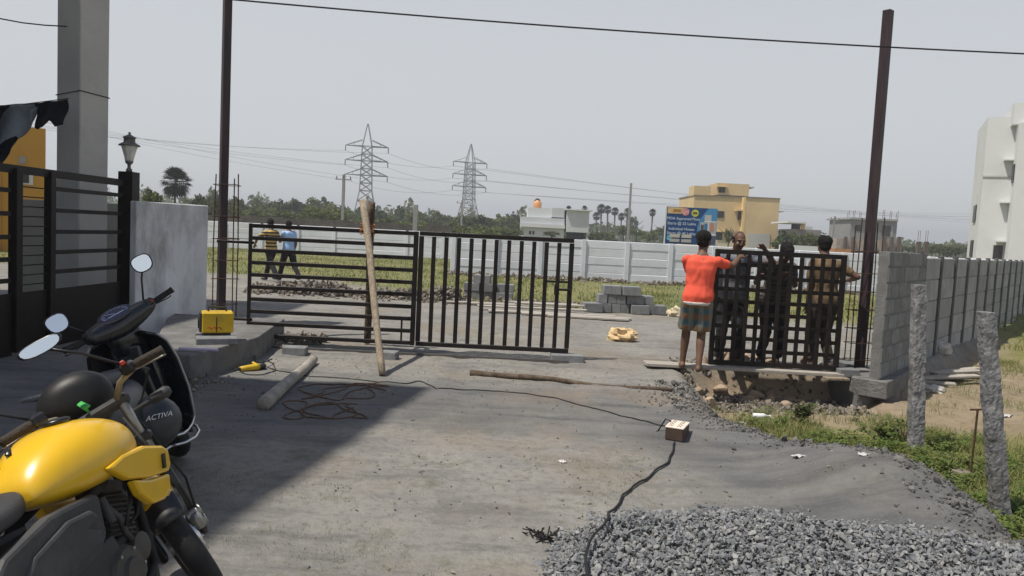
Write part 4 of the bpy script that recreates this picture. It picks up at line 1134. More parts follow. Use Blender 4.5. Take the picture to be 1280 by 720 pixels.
part(yb, 'canopy', YBL, 896.5, 910, 232.4, y0 - .1, .38, pbm=233.6)
part(yb, 'canopy', GREYP, 937.2, 943, 233.5, y0 + .5, 2, pbm=235)
part(yb, 'canopy', GREYP, 975.4, 980, 264, y0, 2, pbm=265)
part(yb, 'lower_panel', GREYP, 935, 963, 292, y0 - 1.0, .08)
part(yb, 'base_band', mat('cream_plaster', (.55, .48, .36), .9), 868, 932.5, 300, y0 - .2, .18)
for (a, b, c, d) in ((899, 906.5, 234, 240.5), (897, 905, 264, 272), (923, 928.5, 264, 274.5), (895, 903, 290.5, 300.5)):
    w = part(yb, 'window', WINF, a - .5, b + .5, c - .5, y0 - .06 + (.3 if c < 240 else 0), .05, pbm=d + .5); part(w, 'pane', WIN, a, b, c, y0 - .1 + (.3 if c < 240 else 0), .038, pbm=d)

WH = mat('white_house_plaster', (.52, .54, .56), .9, scale=.3, var=.08, dirt=(.4, .41, .42), dscale=.4)
WH2 = mat('white_house_light', (.60, .61, .62), .9, scale=.3, var=.05)
y0 = 110
wh = empty('white_house', (0, 0, 0), 0, 'white flat roofed house with an orange water tank behind the wall', 'house')
part(wh, 'wall', WH, 651, 706, 272, y0, 10)
part(wh, 'upper_floor', WH2, 660, 690, 260, y0 + .8, 8, pbm=271.8)
part(wh, 'upper_floor', WH, 690.1, 706, 260, y0 + .5, 8.5, pbm=271.8)
part(wh, 'balcony_band', WH2, 651, 706.3, 280, y0 - .5, .48, pbm=284.5)
part(wh, 'side_block', WH, 709, 737, 263, y0 - .5, 9, pbm=290.5)
part(wh, 'side_block', WH, 733.5, 737, 290.6, y0 - .4, 8)
part(wh, 'roof_edge', WH2, 707, 741, 261.8, y0 - 1, 10, pbm=263.2)
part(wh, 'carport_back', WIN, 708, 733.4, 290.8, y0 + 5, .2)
for a, b in ((661.5, 664), (665.5, 668)): part(wh, 'window', WIN, a, b, 288.6, y0 - .05, .04, pbm=293)
tk_ = at(672, 254, y0 + 3)
ot = empty('water_tank', (tk_.x, tk_.y, tk_.z - .75), 0, 'round orange water tank on the white house roof', 'tank')
MB().lathe([(.0, 0), (.55, .02), (.62, .2), (.62, .8), (.5, 1.0), (.2, 1.12), (.2, 1.2), (0, 1.2)], n=20).build('tank_shell', mat('orange_tank', (.62, .30, .12), .4), ot, True)
MB().box((0, 0, -.25), (1.1, 1.1, .5)).build('stand', WH, ot)

y0 = 48
TW = mat('tall_white_plaster', (.60, .61, .61), .9, scale=.5, var=.1, dirt=(.48, .49, .50), dscale=.5, damt=.6)
c0 = at(1221, 306, y0)
tw = empty('tall_white_building', (c0.x, c0.y, 0), R(-26), 'tall unfinished white building beyond the precast wall', 'building')
zA, zB = at(1230, 146, y0).z, at(1252, 129, y0 - 1).z
def tb(name, m, x0, x1, ya, yb_, z0, z1, par=tw): return MB().box(((x0 + x1) / 2, (ya + yb_) / 2, (z0 + z1) / 2), (x1 - x0, yb_ - ya, z1 - z0)).build(name, m, par)
tb('stair_tower', TW, 0, 1.5, 0, 6.0, 0, zA)
tb('main_block', TW, 1.5, 9, -1.6, 6.2, 0, zB - 1.3)
tb('parapet', TW, 1.2, 9, -.9, 5.6, zB - 1.3, zB)
tb('main_block', TW, 4.0, 9.2, -2.2, -1.62, 0, zB - .9)
tb('floor_band', GREYP, -.04, 1.5, -.05, -.01, 6.6, 6.7)
for z in (2.6, 5.0, 7.6):
    tb('sunshade', TW, 1.0, 1.49, -.45, -.02, z, z + .08)
for z0, z1 in ((3.6, 4.7), (5.9, 7.0)):
    tb('window', WIN, -.06, -.005, 2.0, 3.6, z0 - 2.0, z1 - 2.0)
tb('window', WIN, 1.44, 1.495, -1.2, -.5, 6.2, 7.3)
tb('window', WIN, .9, 1.4, -.06, -.01, .6, 2.4)
tb('doorway', GREYP, 2.4, 3.6, -1.68, -1.61, 0, 2.6)
mb = MB(); mb.cyl((6.3, -2.28, 0), (6.3, -2.28, zB - 2.4), .06); mb.build('drain_pipe', GREYP, tw)
mb = MB(); mb.tube([(6.3, -2.28, zB - 2.4), (6.25, -2.35, zB - 2.2), (6.0, -2.4, zB - 2.2)], .06); mb.build('pipe_elbow', WIN, tw)

y0 = 118
ub = empty('unfinished_building', (0, 0, 0), 0, 'bare grey unfinished building with starter bars on its roof', 'building')
UG = mat('bare_render', (.22, .22, .225), .95, scale=.4, var=.15)
part(ub, 'wall', UG, 1064, 1122, 274, y0, 8)
part(ub, 'roof_edge', mat('bare_render_light', (.30, .30, .31), .95), 1063, 1123, 273, y0 - .4, 9, pbm=275.4)
part(ub, 'window', WIN, 1070, 1077, 281, y0 - .05, .04, pbm=289); part(ub, 'window', WIN, 1103, 1114, 282, y0 - .05, .04, pbm=295)
part(ub, 'door_jamb', MATS['bare_render_light'], 1114.2, 1117, 282, y0 - .08, .07, pbm=296)
for px in (1060, 1067, 1075, 1083, 1104, 1113, 1121):
    a = at(px, 274, y0 + 2); mb = MB()
    for dx in (-.12, .12): mb.cyl((a.x + dx, a.y, a.z - .3), (a.x + dx + .03, a.y, a.z + 1.0 + .5 * random.random()), .035, n=5)
    mb.build('starter_bar', RUST, ub)
BRK = mat('raw_brick', (.27, .17, .12), .95, scale=2, var=.3)
y0 = 85
bw_ = empty('brick_shell', (0, 0, 0), 0, 'low unfinished brick shell with dark columns before the grey building', 'building')
part(bw_, 'wall', mat('pale_brick', (.34, .29, .25), .95, scale=2, var=.25), 1046, 1128, 300, y0, 5)
for px in (1058, 1068, 1093, 1107, 1116, 1125): part(bw_, 'column', mat('dark_column', (.11, .085, .075), .95), px - 1.6, px + 1.6, 296, y0 - .4, .38)
part(bw_, 'brick_pile', mat('orange_brick', (.42, .2, .09), .95, scale=4, var=.3), 1044, 1064, 311, y0 - 3, 1.4)
y0 = 75
for px in (1148.5, 1158):
    mb = MB(); a = at(px, 302, y0); mb.box((a.x, a.y, a.z / 2), (.35, .35, a.z)); r = empty('bare_column', (0, 0, 0), 0, 'lone bare concrete column with starter bars by the far scrub', 'column', 'lone bare columns')
    mb.build('shaft', MATS['dark_column'], r); mb = MB()
    for dx in (-.1, .1): mb.cyl((a.x + dx, a.y, a.z - .1), (a.x + dx, a.y, a.z + 1.1), .02, n=5)
    mb.build('starter_bar', RUST, r)
y0 = 92
sh = empty('small_house', (0, 0, 0), 0, 'small grey house with white porch and yellow column', 'house')
part(sh, 'wall', mat('grey_brown_wall', (.24, .22, .22), .95, scale=1, var=.2), 993, 1027, 287, y0, 6)
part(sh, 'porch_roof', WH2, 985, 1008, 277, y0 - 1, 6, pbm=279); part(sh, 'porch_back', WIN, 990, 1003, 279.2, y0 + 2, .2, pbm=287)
part(sh, 'porch_column', MATS['yellow_plaster'], 1003.5, 1007, 279.2, y0 - .8, .6, pbm=287); part(sh, 'roof_room', WH, 1008, 1016, 283, y0, 4, pbm=287)
part(sh, 'yard_wall', WH2, 975, 1028, 307, y0 - 12, .3)
y0 = 30
oc = at(57, 200, y0)
ob = empty('orange_building', (oc.x, oc.y, 0), R(38), 'orange plastered building behind the hanging cloths', 'building')
OB = mat('orange_plaster', (.52, .27, .045), .9, scale=.6, var=.07)
def ob_(name, m, x0, x1, ya, yb_, z0, z1, par=ob): return MB().box(((x0 + x1) / 2, (ya + yb_) / 2, (z0 + z1) / 2), (x1 - x0, yb_ - ya, z1 - z0)).build(name, m, par)
zo = at(40, 160, y0).z
ob_('wall', OB, -7, 0, 0, 6, 0, zo)
z0_, z1_ = at(40, 231, y0 - .5).z, at(40, 212, y0 - .5).z
w = ob_('window', WH2, -1.02, -.42, -.06, -.005, z0_, z1_); ob_('pane', WIN, -.94, -.56, -.1, -.064, z0_ + .06, z1_ - .05, w)
ob_('vent', mat('vent_grey', (.3, .28, .24), .9), -.9, -.65, -.05, -.005, z1_ + .2, z1_ + .48)
ob_('drain_pipe', mat('orange_shade', (.42, .22, .04), .9), -1.45, -1.4, -.05, -.005, 0, zo)

# ------------------------------------------------------------------ hoarding
yh = 34
A, B, Cc = at(832, 258, yh), at(894.5, 262.5, yh), at(830, 305, yh)
hw_, hh_ = (B - A).length, A.z - at(831, 304, yh).z
bdl = at(831, 304, yh)
hb = empty('hoarding', (bdl.x, yh, bdl.z), R(-2), 'blue printed property hoarding standing behind the white wall', 'billboard')
def flat(name, x0, x1, z0, z1, col, lay, par, mname=None, rough=.5):
    mb = MB(); mb.box(((x0 + x1) / 2, -.03 - .004 * lay, (z0 + z1) / 2), (x1 - x0, .003, z1 - z0))
    return mb.build(name, mat(mname or name + str(col), col, rough, var=.05), par)
bd = MB().box((hw_ / 2, 0, hh_ / 2), (hw_, .05, hh_)).build('board', mat('hoarding_blue', (.012, .055, .17), .5, var=.12, scale=1), hb)
for x in (.3, hw_ - .3): MB().box((x, .06, hh_ / 2 - .9), (.06, .06, hh_ + 1.75)).build('leg', WINF, hb)
MB().box((-.03, 0, hh_ / 2), (.05, .06, hh_ + .04)).build('edge_frame', WH2, hb)
px = hw_ / 62.0
xw = hw_ * .62
mb = MB(); pts = [(xw + .12, 0), (hw_, 0), (hw_, hh_), (xw + .45, hh_), (xw + .1, hh_ * .7), (xw, hh_ * .5), (xw + .02, hh_ * .25)]
mb.prism(pts, -.036, -.033, lambda u, v, w: V((u, w, v))); mb.build('picture_sky', mat('print_sky', (.06, .22, .42), .5, var=.2, scale=1.2), bd)
PG = (.36, .36, .38)
for n_, x0_, x1_, z0_, z1_, c in (('picture_house', xw + .12, hw_ - .02, .12, hh_ * .62, PG), ('picture_house', xw + .3, hw_ - .25, hh_ * .62, hh_ * .82, (.42, .42, .42)), ('picture_window', xw + .3, xw + .45, .45, .95, (.05, .16, .3)), ('picture_window', xw + .55, hw_ - .12, .62, .98, (.42, .22, .14)), ('picture_window', xw + .15, xw + .28, .5, .9, (.08, .07, .07)), ('picture_garage', xw + .5, hw_ - .02, .06, .42, (.07, .08, .11)), ('picture_slab', xw + .1, hw_ - .02, .44, .5, (.6, .6, .6)), ('picture_slab', xw + .3, hw_ - .02, 1.02, 1.07, (.62, .62, .62)), ('picture_post', xw + .46, xw + .5, .1, 1.0, (.65, .65, .66))):
    flat(n_, x0_, x1_, z0_, z1_, c, 2 if n_ == 'picture_house' else 3, bd)
mb = MB(); mb.prism([(.03, hh_ - .3), (hw_ * .29, hh_ - .3), (hw_ * .33, hh_ - .02), (.03, hh_ - .02)], -.036, -.033, lambda u, v, w: V((u, w, v))); mb.build('title_patch', mat('print_tan', (.52, .38, .20), .5), bd)
flat('title_bar', .28, .62, hh_ - .22, hh_ - .1, (.35, .17, .02), 2, bd)
MB().lathe([(.17, 0), (.17, .004), (0, .004)], (hw_ * .37, -.03, hh_ - .2), (0, -1, 0), 20).build('round_emblem', mat('print_pink', (.62, .28, .30), .5, var=.4, scale=8), bd)
MB().lathe([(.16, 0), (.16, .004), (0, .004)], (hw_ * .56, -.03, hh_ - .24), (0, -1, 0), 20).build('round_emblem', mat('print_yellow', (.55, .52, .08), .5), bd)
flat('emblem_bar', hw_ * .56 - .1, hw_ * .56 + .1, hh_ - .28, hh_ - .19, (.08, .1, .04), 3, bd)
TXT = mat('print_white', (.62, .68, .78), .5, var=.03)
def text(s, size, loc, par, m, rot=(R(90), 0, 0), name='lettering', ext=.001, shear=0, align='CENTER'):
    cu_ = bpy.data.curves.new(name, 'FONT'); cu_.body = s; cu_.size = size; cu_.align_x = align; cu_.extrude = ext; cu_.shear = shear
    tmp = bpy.data.objects.new('tmp', cu_); COL.objects.link(tmp)
    dg = bpy.context.evaluated_depsgraph_get(); me = bpy.data.meshes.new_from_object(tmp.evaluated_get(dg))
    bpy.data.objects.remove(tmp); bpy.data.curves.remove(cu_)
    me.materials.clear(); me.materials.append(m)
    o = put(name, me, par); o.location = loc; o.rotation_euler = rot; return o
cx = hw_ * .31
for s, z, sz in (('CMDA Approved Plots', hh_ - .56, .165), ('Starts @ 22 Lakhs', hh_ - .78, .17), ('Individual House', hh_ - 1.02, .17), ('Starts @ 45 Lakhs', hh_ - 1.22, .17)):
    text(s, sz, (cx, -.034, z), bd, TXT)
for x in (cx - .5, cx + .02):
    flat('number_patch', x, x + .44, .28, .42, (.45, .42, .34), 2, bd); flat('number_patch', x, x + .44, .08, .22, (.36, .35, .33), 2, bd)
MB().lathe([(.12, 0), (.12, .004), (0, .004)], (.17, -.03, .26), (0, -1, 0), 14).build('round_emblem', mat('print_cyan', (.12, .38, .48), .5, var=.4, scale=9), bd)

# ------------------------------------------------------------------ pylons, poles, wires
PYL = mat('pylon_steel', (.20, .215, .23), .6, metal=.2, var=.15)
def pylon(px, ptop, y, hgt, label, rz):
    c = at(px, ptop, y); g = empty('pylon', (c.x, c.y, c.z - hgt), rz, label, 'pylon', 'lattice pylons')
    def half(z): return np.interp(z, [0, .40 * hgt, .80 * hgt, hgt], [.135 * hgt, .055 * hgt, .043 * hgt, .003 * hgt])
    t = .0048 * hgt
    lev = [0, .11, .22, .31, .40, .47, .54, .60, .67, .73, .80]
    for sx, sy in ((1, 1), (1, -1), (-1, 1), (-1, -1)):
        mb = MB(); mb.tube([(sx * half(z * hgt), sy * half(z * hgt), z * hgt) for z in (0, .4, .8, 1)], t, 4); mb.build('leg', PYL, g)
    mb = MB()
    for a, b in zip(lev[:-1], lev[1:]):
        za, zb_ = a * hgt, b * hgt; wa_, wb_ = half(za), half(zb_)
        for k in range(4):
            q = [(1, 1), (-1, 1), (-1, -1), (1, -1)]; p, s = q[k], q[(k + 1) % 4]
            mb.cyl((p[0] * wa_, p[1] * wa_, za), (s[0] * wb_, s[1] * wb_, zb_), t * .6, n=4); mb.cyl((s[0] * wa_, s[1] * wa_, za), (p[0] * wb_, p[1] * wb_, zb_), t * .6, n=4)
            mb.cyl((p[0] * wb_, p[1] * wb_, zb_), (s[0] * wb_, s[1] * wb_, zb_), t * .6, n=4)
    mb.build('bracing', PYL, g)
    ends = []
    for z in (.54, .67, .80):
        zz = z * hgt; w = half(zz); L_ = .19 * hgt
        for sx in (-1, 1):
            mb = MB(); tip = V((sx * L_, 0, zz))
            for sy in (-1, 1): mb.cyl((sx * w, sy * w, zz), tip, t * .9, n=4); mb.cyl((sx * w, sy * w, zz + .055 * hgt), tip, t * .7, n=4)
            mb.cyl((sx * (w + L_) / 2, 0, zz), (sx * (w + L_) / 2, 0, zz + .028 * hgt), t * .5, n=4)
            mb.build('cross_arm', PYL, g)
            mb = MB(); mb.cyl(tip, tip - V((0, 0, .05 * hgt)), t * .9, n=5); mb.build('insulator', DGREY, g)
            ends.append(Matrix.Rotation(rz, 3, 'Z') @ (tip - V((0, 0, .05 * hgt))) + V((c.x, c.y, c.z - hgt)))
    return ends
e1 = pylon(460, 155, 205, 29.5, 'larger steel lattice pylon above the scrub behind the lashed poles', R(12))
e2 = pylon(589, 180, 250, 30, 'smaller steel lattice pylon farther along the power line', R(20))
WIRE = mat('wire_grey', (.20, .21, .22), .6)
def wire(name, a, b, sag, r, label, group=None, m=WIRE):
    mb = MB(); n = 24; mb.tube([V(a).lerp(V(b), k / n) - V((0, 0, sag * 4 * (k / n) * (1 - k / n))) for k in range(n + 1)], r, 5, cap=False)
    return tag(mb.build(name, m), label, 'wire', group)
for k in range(6):
    wire('power_line', e1[k], e2[k], 2.0, .035, 'thin power line strung between the two pylons', 'lines between the pylons')
    t = at(-420 + 20 * (k % 2), 18 + 34 * (k // 2), 150)
    wire('power_line', t, e1[k], 3.5, .03, 'thin power line running from the larger pylon past the pillar', 'lines beside the pillar')
    t = at(1420, 262 + 10 * (k // 2) + 4 * (k % 2), 520)
    wire('power_line', e2[k], t, 5, .045, 'thin power line running from the smaller pylon over the houses', 'lines over the houses')
wire('overhead_cable', at(150, -14, 9.2), at(1480, 75, 9.6), .10, .0105, 'black overhead cable strung in front of the tall steel posts', m=BLKC)
UP = mat('pole_concrete', (.26, .255, .25), .9)
def upole(px, pt, y, w, label, arm=.0, lean=0):
    c = at(px, pt, y); r = empty('utility_pole', (c.x, c.y, 0), 0, label, 'utility pole'); r.rotation_euler = (0, lean, 0)
    MB().box((0, 0, c.z / 2), (w, w, c.z), ch=.01).build('shaft', UP, r)
    if arm:
        MB().box((0, -.1, c.z - .5), (arm, .1, .1)).build('cross_arm', UP, r)
        for s in (-1, 0, 1): MB().cyl((s * arm * .42, -.1, c.z - .45), (s * arm * .42, -.1, c.z - .2), .05, n=6).build('insulator', DGREY, r)
upole(430, 218, 75, .26, 'slim concrete utility pole beside the larger pylon', 1.6)
upole(520, 256, 58, .32, 'short thick concrete pole standing behind the old stone wall', 0)
upole(578, 250, 120, .26, 'small utility pole beside the smaller pylon', 1.8)
upole(789, 229, 120, .32, 'tall bare utility pole rising from the palm clump', 0)
upole(1040, 270, 110, .25, 'leaning utility pole with cross arm beside the grey unfinished building', 1.3, R(4))

# ------------------------------------------------------------------ trees
LF = [leafmat('scrub_leaf', (.045, .065, .024), (.10, .12, .038), .3, .2), leafmat('light_leaf', (.085, .11, .03), (.15, .165, .055), .25, .25), leafmat('palm_leaf', (.025, .04, .022), (.06, .075, .035), .2, .1)]
BARK = mat('tree_bark', (.11, .085, .065), .95, var=.3)
def crown_mesh(seed, ncl, nlf, leaf):
    r = np.random.default_rng(seed); out = []
    for c in range(ncl):
        d = r.normal(size=3); d /= np.linalg.norm(d); d *= r.uniform(.45, .86) ; d[2] = d[2] * .85
        cr_ = r.uniform(.16, .34)
        p = r.normal(size=(nlf, 3)); p /= np.linalg.norm(p, axis=1)[:, None]; p *= cr_ * r.uniform(.3, 1.0, (nlf, 1)) ** .6; p[:, 2] *= .7
        out.append(p + d)
    P = np.concatenate(out); n = len(P)
    u = r.normal(size=(n, 3)); u /= np.linalg.norm(u, axis=1)[:, None]; w = np.cross(u, r.normal(size=(n, 3))); w /= np.linalg.norm(w, axis=1)[:, None]
    s = leaf * r.uniform(.6, 1.3, (n, 1))
    Vv = np.stack([P - u * s, P + w * s * .6, P + u * s, P - w * s * .6], 1).reshape(-1, 3)
    return fm('crown', Vv, np.arange(4 * n).reshape(-1, 4))
CROWNS = [crown_mesh(k, 30, 44, .085) for k in range(6)]
def trunk_mesh(seed):
    r = random.Random(seed); mb = MB()
    mb.tube([(0, 0, -.05), (.02, .01, .5), (.0, .03, 1.0)], [.07, .05, .035], 7)
    for k in range(5):
        a = k * 1.26 + r.random(); s = r.uniform(.55, .95)
        mb.tube([(0, .02, s), (math.cos(a) * .3, math.sin(a) * .3, s + .35), (math.cos(a) * .6, math.sin(a) * .6, s + .55)], [.03, .02, .008], 5)
    return mb.mesh('trunk')
TRUNKS = [trunk_mesh(k) for k in range(3)]
for t_ in TRUNKS: t_.materials.append(BARK)
tcount = [0]
def tree(px, ptop, y, wpx, kind, label, group=None, ratio=None):
    c = at(px, ptop, y); w = wpx * y / FPX / 2 * 1.12; hgt = c.z
    rz = min(max(hgt * .5 if ratio is None else ratio * w, .4 * w), hgt * .52)
    k = tcount[0]; tcount[0] += 1
    r = empty('tree', (c.x, c.y, 0), random.uniform(0, 6.28), label, 'tree', group)
    me = CROWNS[k % 6].copy(); me.materials.clear(); me.materials.append(LF[kind])
    o = put('crown', me, r); o.location = (0, 0, hgt - rz * .95); o.scale = (w, w, rz)
    o = put('trunk', TRUNKS[k % 3], r); s = max(hgt - rz, .3); o.scale = (s * .8, s * .8, s)
    return r
rr = random.Random(5)
def tops(px): return np.interp(px, [240, 262, 300, 330, 370, 400, 425, 450, 480, 500, 530, 560, 600, 640, 660, 740, 830], [238, 229, 240, 244, 243, 241, 246, 256, 256, 251, 258, 261, 262, 263, 266, 279, 286])
for px in range(240, 660, 13):
    p = px + rr.uniform(-5, 5); y = rr.uniform(115, 165)
    tree(p, tops(p) + rr.uniform(0, 5), y, rr.uniform(24, 40), 0 if rr.random() < .7 else 1, 'bushy green tree in the scrub belt behind the stone wall', 'trees in the scrub belt')
for px in range(236, 660, 17):
    p = px + rr.uniform(-6, 6); y = rr.uniform(78, 100)
    tree(p, tops(p) + rr.uniform(14, 20), y, rr.uniform(26, 40), 1, 'low light green shrub growing along the stone wall', 'shrubs along the stone wall', .6)
tree(186, 231, 45, 40, 1, 'bright green tree behind the plastered wall'); tree(262, 231, 70, 44, 0, 'rounded tree behind the rebar cage on the plinth'); tree(60, 210, 42, 40, 1, 'green tree behind the orange building corner')
tree(985, 279, 84, 36, 0, 'green tree at the yellow building corner', None, 1.2); tree(1012, 289, 82, 34, 1, 'yellow green tree before the small grey house', None, .7); tree(912, 281, 92, 12, 0, 'slim dark tree against the yellow building', None, 2)
for px in (748, 762, 778, 795, 812, 828, 720, 705):
    tree(px + rr.uniform(-3, 3), 284 + rr.uniform(-4, 5), rr.uniform(130, 150), rr.uniform(18, 28), 0 if rr.random() < .4 else 1, 'scrubby tree beyond the white house', 'scrub beyond the white house', .7)
tree(792, 268, 190, 18, 0, 'feathery tree under the tall bare pole', None, 1.3)
tree(763, 293, 100, 22, 0, 'dark rounded shrub beside the white house', None, .8); tree(742, 291, 100, 16, 0, 'dark shrub against the white house corner', None, .9); tree(690, 287, 96, 20, 0, 'small spreading tree before the white house wall', None, .5)
for px in (1140, 1155, 1172, 1186, 1200, 1128, 1165, 1193):
    tree(px + rr.uniform(-4, 4), 303 + rr.uniform(-3, 5), rr.uniform(110, 140), rr.uniform(16, 26), 1 if rr.random() < .5 else 0, 'low scrub tree between the bare columns and white building', 'scrub by the bare columns', .6)

def fan_leaf(mb, c, d, s, r):
    d = d.normalized(); x = d.cross(V((0, 0, 1)));
    if x.length < .1: x = V((1, 0, 0))
    x.normalize(); up = x.cross(d)
    n = 9; base = c + d * s * .45
    for k in range(n):
        a = (k - (n - 1) / 2) * .30; a2 = a + .20
        e = d * math.cos(a) + x * math.sin(a); e2 = d * math.cos(a2) + x * math.sin(a2)
        tip = base + (e + e2).normalized() * s * r.uniform(.5, .62) - V((0, 0, s * .1))
        mb.add([base, base + e * s * .35 + up * .03 * s, tip, base + e2 * s * .35 + up * .03 * s], [[0, 1, 2, 3]])
    mb.add([c, c + x * .02 * s, base, base - x * .02 * s], [[0, 1, 2, 3]])
def palm_meshes(seed):
    r = random.Random(seed); mb = MB()
    for k in range(130):
        a = r.uniform(0, 6.28); e = r.uniform(-1.15, 1.45)
        fan_leaf(mb, V((0, 0, 0)), V((math.cos(a) * math.cos(e), math.sin(a) * math.cos(e), math.sin(e))), r.uniform(.85, 1.1), r)
    me = mb.mesh('crown', False); me.materials.append(LF[2])
    tb_ = MB(); tb_.tube([(0, 0, -.02), (.015, 0, .3), (.0, .01, .7), (0, 0, 1)], [.030, .021, .019, .024], 8); tm = tb_.mesh('trunk'); tm.materials.append(BARK)
    return me, tm
PM = [palm_meshes(k) for k in range(3)]
def palm(px, ptop, y, wpx, label, group=None, k=0):
    c = at(px, ptop, y); w = wpx * y / FPX / 2; hz = c.z - w * .85
    r = empty('palm_tree', (c.x, c.y, 0), random.uniform(0, 6), label, 'palm', group)
    o = put('crown', PM[k % 3][0], r); o.location = (0, 0, hz); o.scale = (w * .95,) * 3
    o = put('trunk', PM[k % 3][1], r); s = max(hz, .5); o.scale = (min(s, 9) * 1.1, min(s, 9) * 1.1, s)
palm(220, 209, 70, 44, 'broad dark palm rising above the plastered wall')
for k, (px, pt, w) in enumerate(((752, 255, 14), (760, 257, 12), (769, 259, 12), (777, 266, 11), (785, 260, 13), (746, 265, 12))):
    palm(px, pt, 185 + 6 * k, w, 'fan palm in the clump beyond the white house', 'palms beyond the white house', k)
palm(816, 261, 180, 11, 'lone fan palm standing apart next to the hoarding', None, 1)
palm(711, 257, 170, 9, 'fan palm top showing over the white house roof', 'palms over the white house', 2); palm(731, 257, 172, 9, 'fan palm top showing over the white house roof', 'palms over the white house', 0); palm(672, 248, 165, 10, 'palm crown right behind the orange water tank', None, 1)

# far wood along the horizon
n = 26000
px_ = rng.uniform(-60, 1400, n); yy = rng.uniform(230, 420, n)
xw_ = (px_ - 640) / FPX * yy
tz = np.interp(px_, [-60, 300, 500, 640, 760, 860, 1000, 1280, 1400], [7.5, 7.5, 7.5, 7.0, 5.5, 4.5, 4.5, 4.5, 4.5]) * (.6 + .8 * vn(px_ / 13.0, yy * 0, 91)) 
tz = tz * 1.15
zz = tz * rng.uniform(0, 1, n) ** .7
P = np.stack([xw_, yy, zz], -1)
u = rng.normal(size=(n, 3)); u /= np.linalg.norm(u, axis=1)[:, None]; w = np.cross(u, rng.normal(size=(n, 3))); w /= np.linalg.norm(w, axis=1)[:, None]
s = rng.uniform(.5, 1.2, (n, 1))
Vv = np.stack([P - u * s, P + w * s * .6, P + u * s, P - w * s * .6], 1).reshape(-1, 3)
tag(put('distant_wood', fm('distant_wood', Vv, np.arange(4 * n).reshape(-1, 4)), mat=LF[0]), 'far belt of hazy green woodland on the horizon', 'woodland', kind='stuff')
# ------------------------------------------------------------------ motorcycle and scooter
YTANK = mat('yellow_tank_paint', (.72, .43, .012), .3, var=.05, scale=3, coat=.5, dirt=(.42, .27, .05), dscale=5, damt=.35)
BPLA = mat('black_gloss_plastic', (.010, .010, .012), .32, var=.3, spec=.5, dirt=(.05, .048, .045), dscale=6, damt=.35)
MPLA = mat('matt_grey_plastic', (.045, .046, .048), .6, var=.25, dirt=(.12, .11, .10), dscale=5, damt=.5)
SEATM = mat('seat_vinyl', (.040, .040, .043), .5, var=.2, bump=.15, bscale=120)
ALU = mat('dull_aluminium', (.34, .33, .31), .5, metal=.7, var=.25, dirt=(.14, .11, .08), dscale=8, damt=.6)
BRONZE = mat('dusty_bronze', (.30, .26, .19), .5, metal=.5, var=.3, dirt=(.2, .17, .13), dscale=9)
CHROME = mat('chrome', (.62, .62, .63), .22, metal=.9, var=.1)
ENG = mat('engine_casting', (.075, .072, .068), .6, metal=.4, var=.3, dirt=(.16, .12, .08), dscale=9, damt=.5)
MIRR = mat('mirror_glass', (.80, .86, .93), .08, metal=1.0, var=.02)
GRIPM = mat('dusty_grip', (.05, .04, .032), .9, var=.3, bump=.4, bscale=90)
NAVY = mat('scooter_black', (.008, .009, .014), .28, var=.3, spec=.5, coat=.3, dirt=(.035, .035, .037), dscale=5, damt=.4)
def steer_fn(p, rake, ang):
    ax = V((0, -math.sin(rake), math.cos(rake))); M_ = Matrix.Rotation(ang, 3, ax); p = V(p)
    return lambda v: M_ @ (v - p) + p
def circ(c, r, n=32, a0=0, a1=2 * math.pi, close=True):
    return [V((c[0], c[1] + r * math.cos(a0 + (a1 - a0) * k / (n if close else n - 1)), c[2] + r * math.sin(a0 + (a1 - a0) * k / (n if close else n - 1)))) for k in range(n)]
def wheel(root, c, rad, sec, X, spokes=5, disc=0, rim=ALU):
    MB(X).tube(circ(c, rad - sec), sec, 12, closed=True).build('tyre', RUBBER, root, True)
    w = MB(X); w.tube(circ((c[0] - sec * .5, c[1], c[2]), rad - sec * 1.9), .012, 8, closed=True); w.tube(circ((c[0] + sec * .5, c[1], c[2]), rad - sec * 1.9), .012, 8, closed=True); w.tube(circ(c, rad - sec * 2.0), .02, 8, closed=True)
    for k in range(spokes):
        a = 2 * math.pi * k / spokes + .3; e = V((0, math.cos(a), math.sin(a)))
        w.bar(V(c) + e * .03, V(c) + e * (rad - sec * 1.9), .035, .03, up=(1, 0, 0))
    w.cyl((c[0] - .06, c[1], c[2]), (c[0] + .06, c[1], c[2]), .035); w.build('rim', rim, root, 2)
    if disc:
        d = MB(X); d.tube(circ((c[0] + disc, c[1], c[2]), .105), .022, 8, closed=True, flat=.15); d.build('brake_disc', CHROME, root, True)
def fender(root, c, rad, hw, a0, a1, X, m, name='fender', sub=1):
    mb = MB(X)
    def fn(u, v):
        a = a0 + (a1 - a0) * u; t = (v - .5) * 2; r = rad - .045 * abs(t) ** 2.5
        tap = 1 - .25 * (2 * u - 1) ** 4
        return V((c[0] + t * hw * tap, c[1] + r * math.cos(a), c[2] + r * math.sin(a)))
    mb.grid(fn, 20, 8); return mb.build(name, m, root, True, solid=.006)
def sring(y, z0, z1, hw, n=20, p=2.6, skew=0.0):
    out = []
    zc, hz = (z0 + z1) / 2, (z1 - z0) / 2
    for k in range(n):
        a = 2 * math.pi * k / n; c, s = math.cos(a), math.sin(a)
        x = math.copysign(abs(c) ** (2 / p), c) * hw; z = math.copysign(abs(s) ** (2 / p), s) * hz
        out.append(V((x * (1 - skew * (z / hz)), y, zc + z)))
    return out
def loft_y(root, name, secs, m, p=2.6, X=None, sub=1, skew=0.0):
    mb = MB(X); mb.loft([sring(*s, p=p, skew=skew) for s in secs]); return mb.build(name, m, root, True, sub=sub)
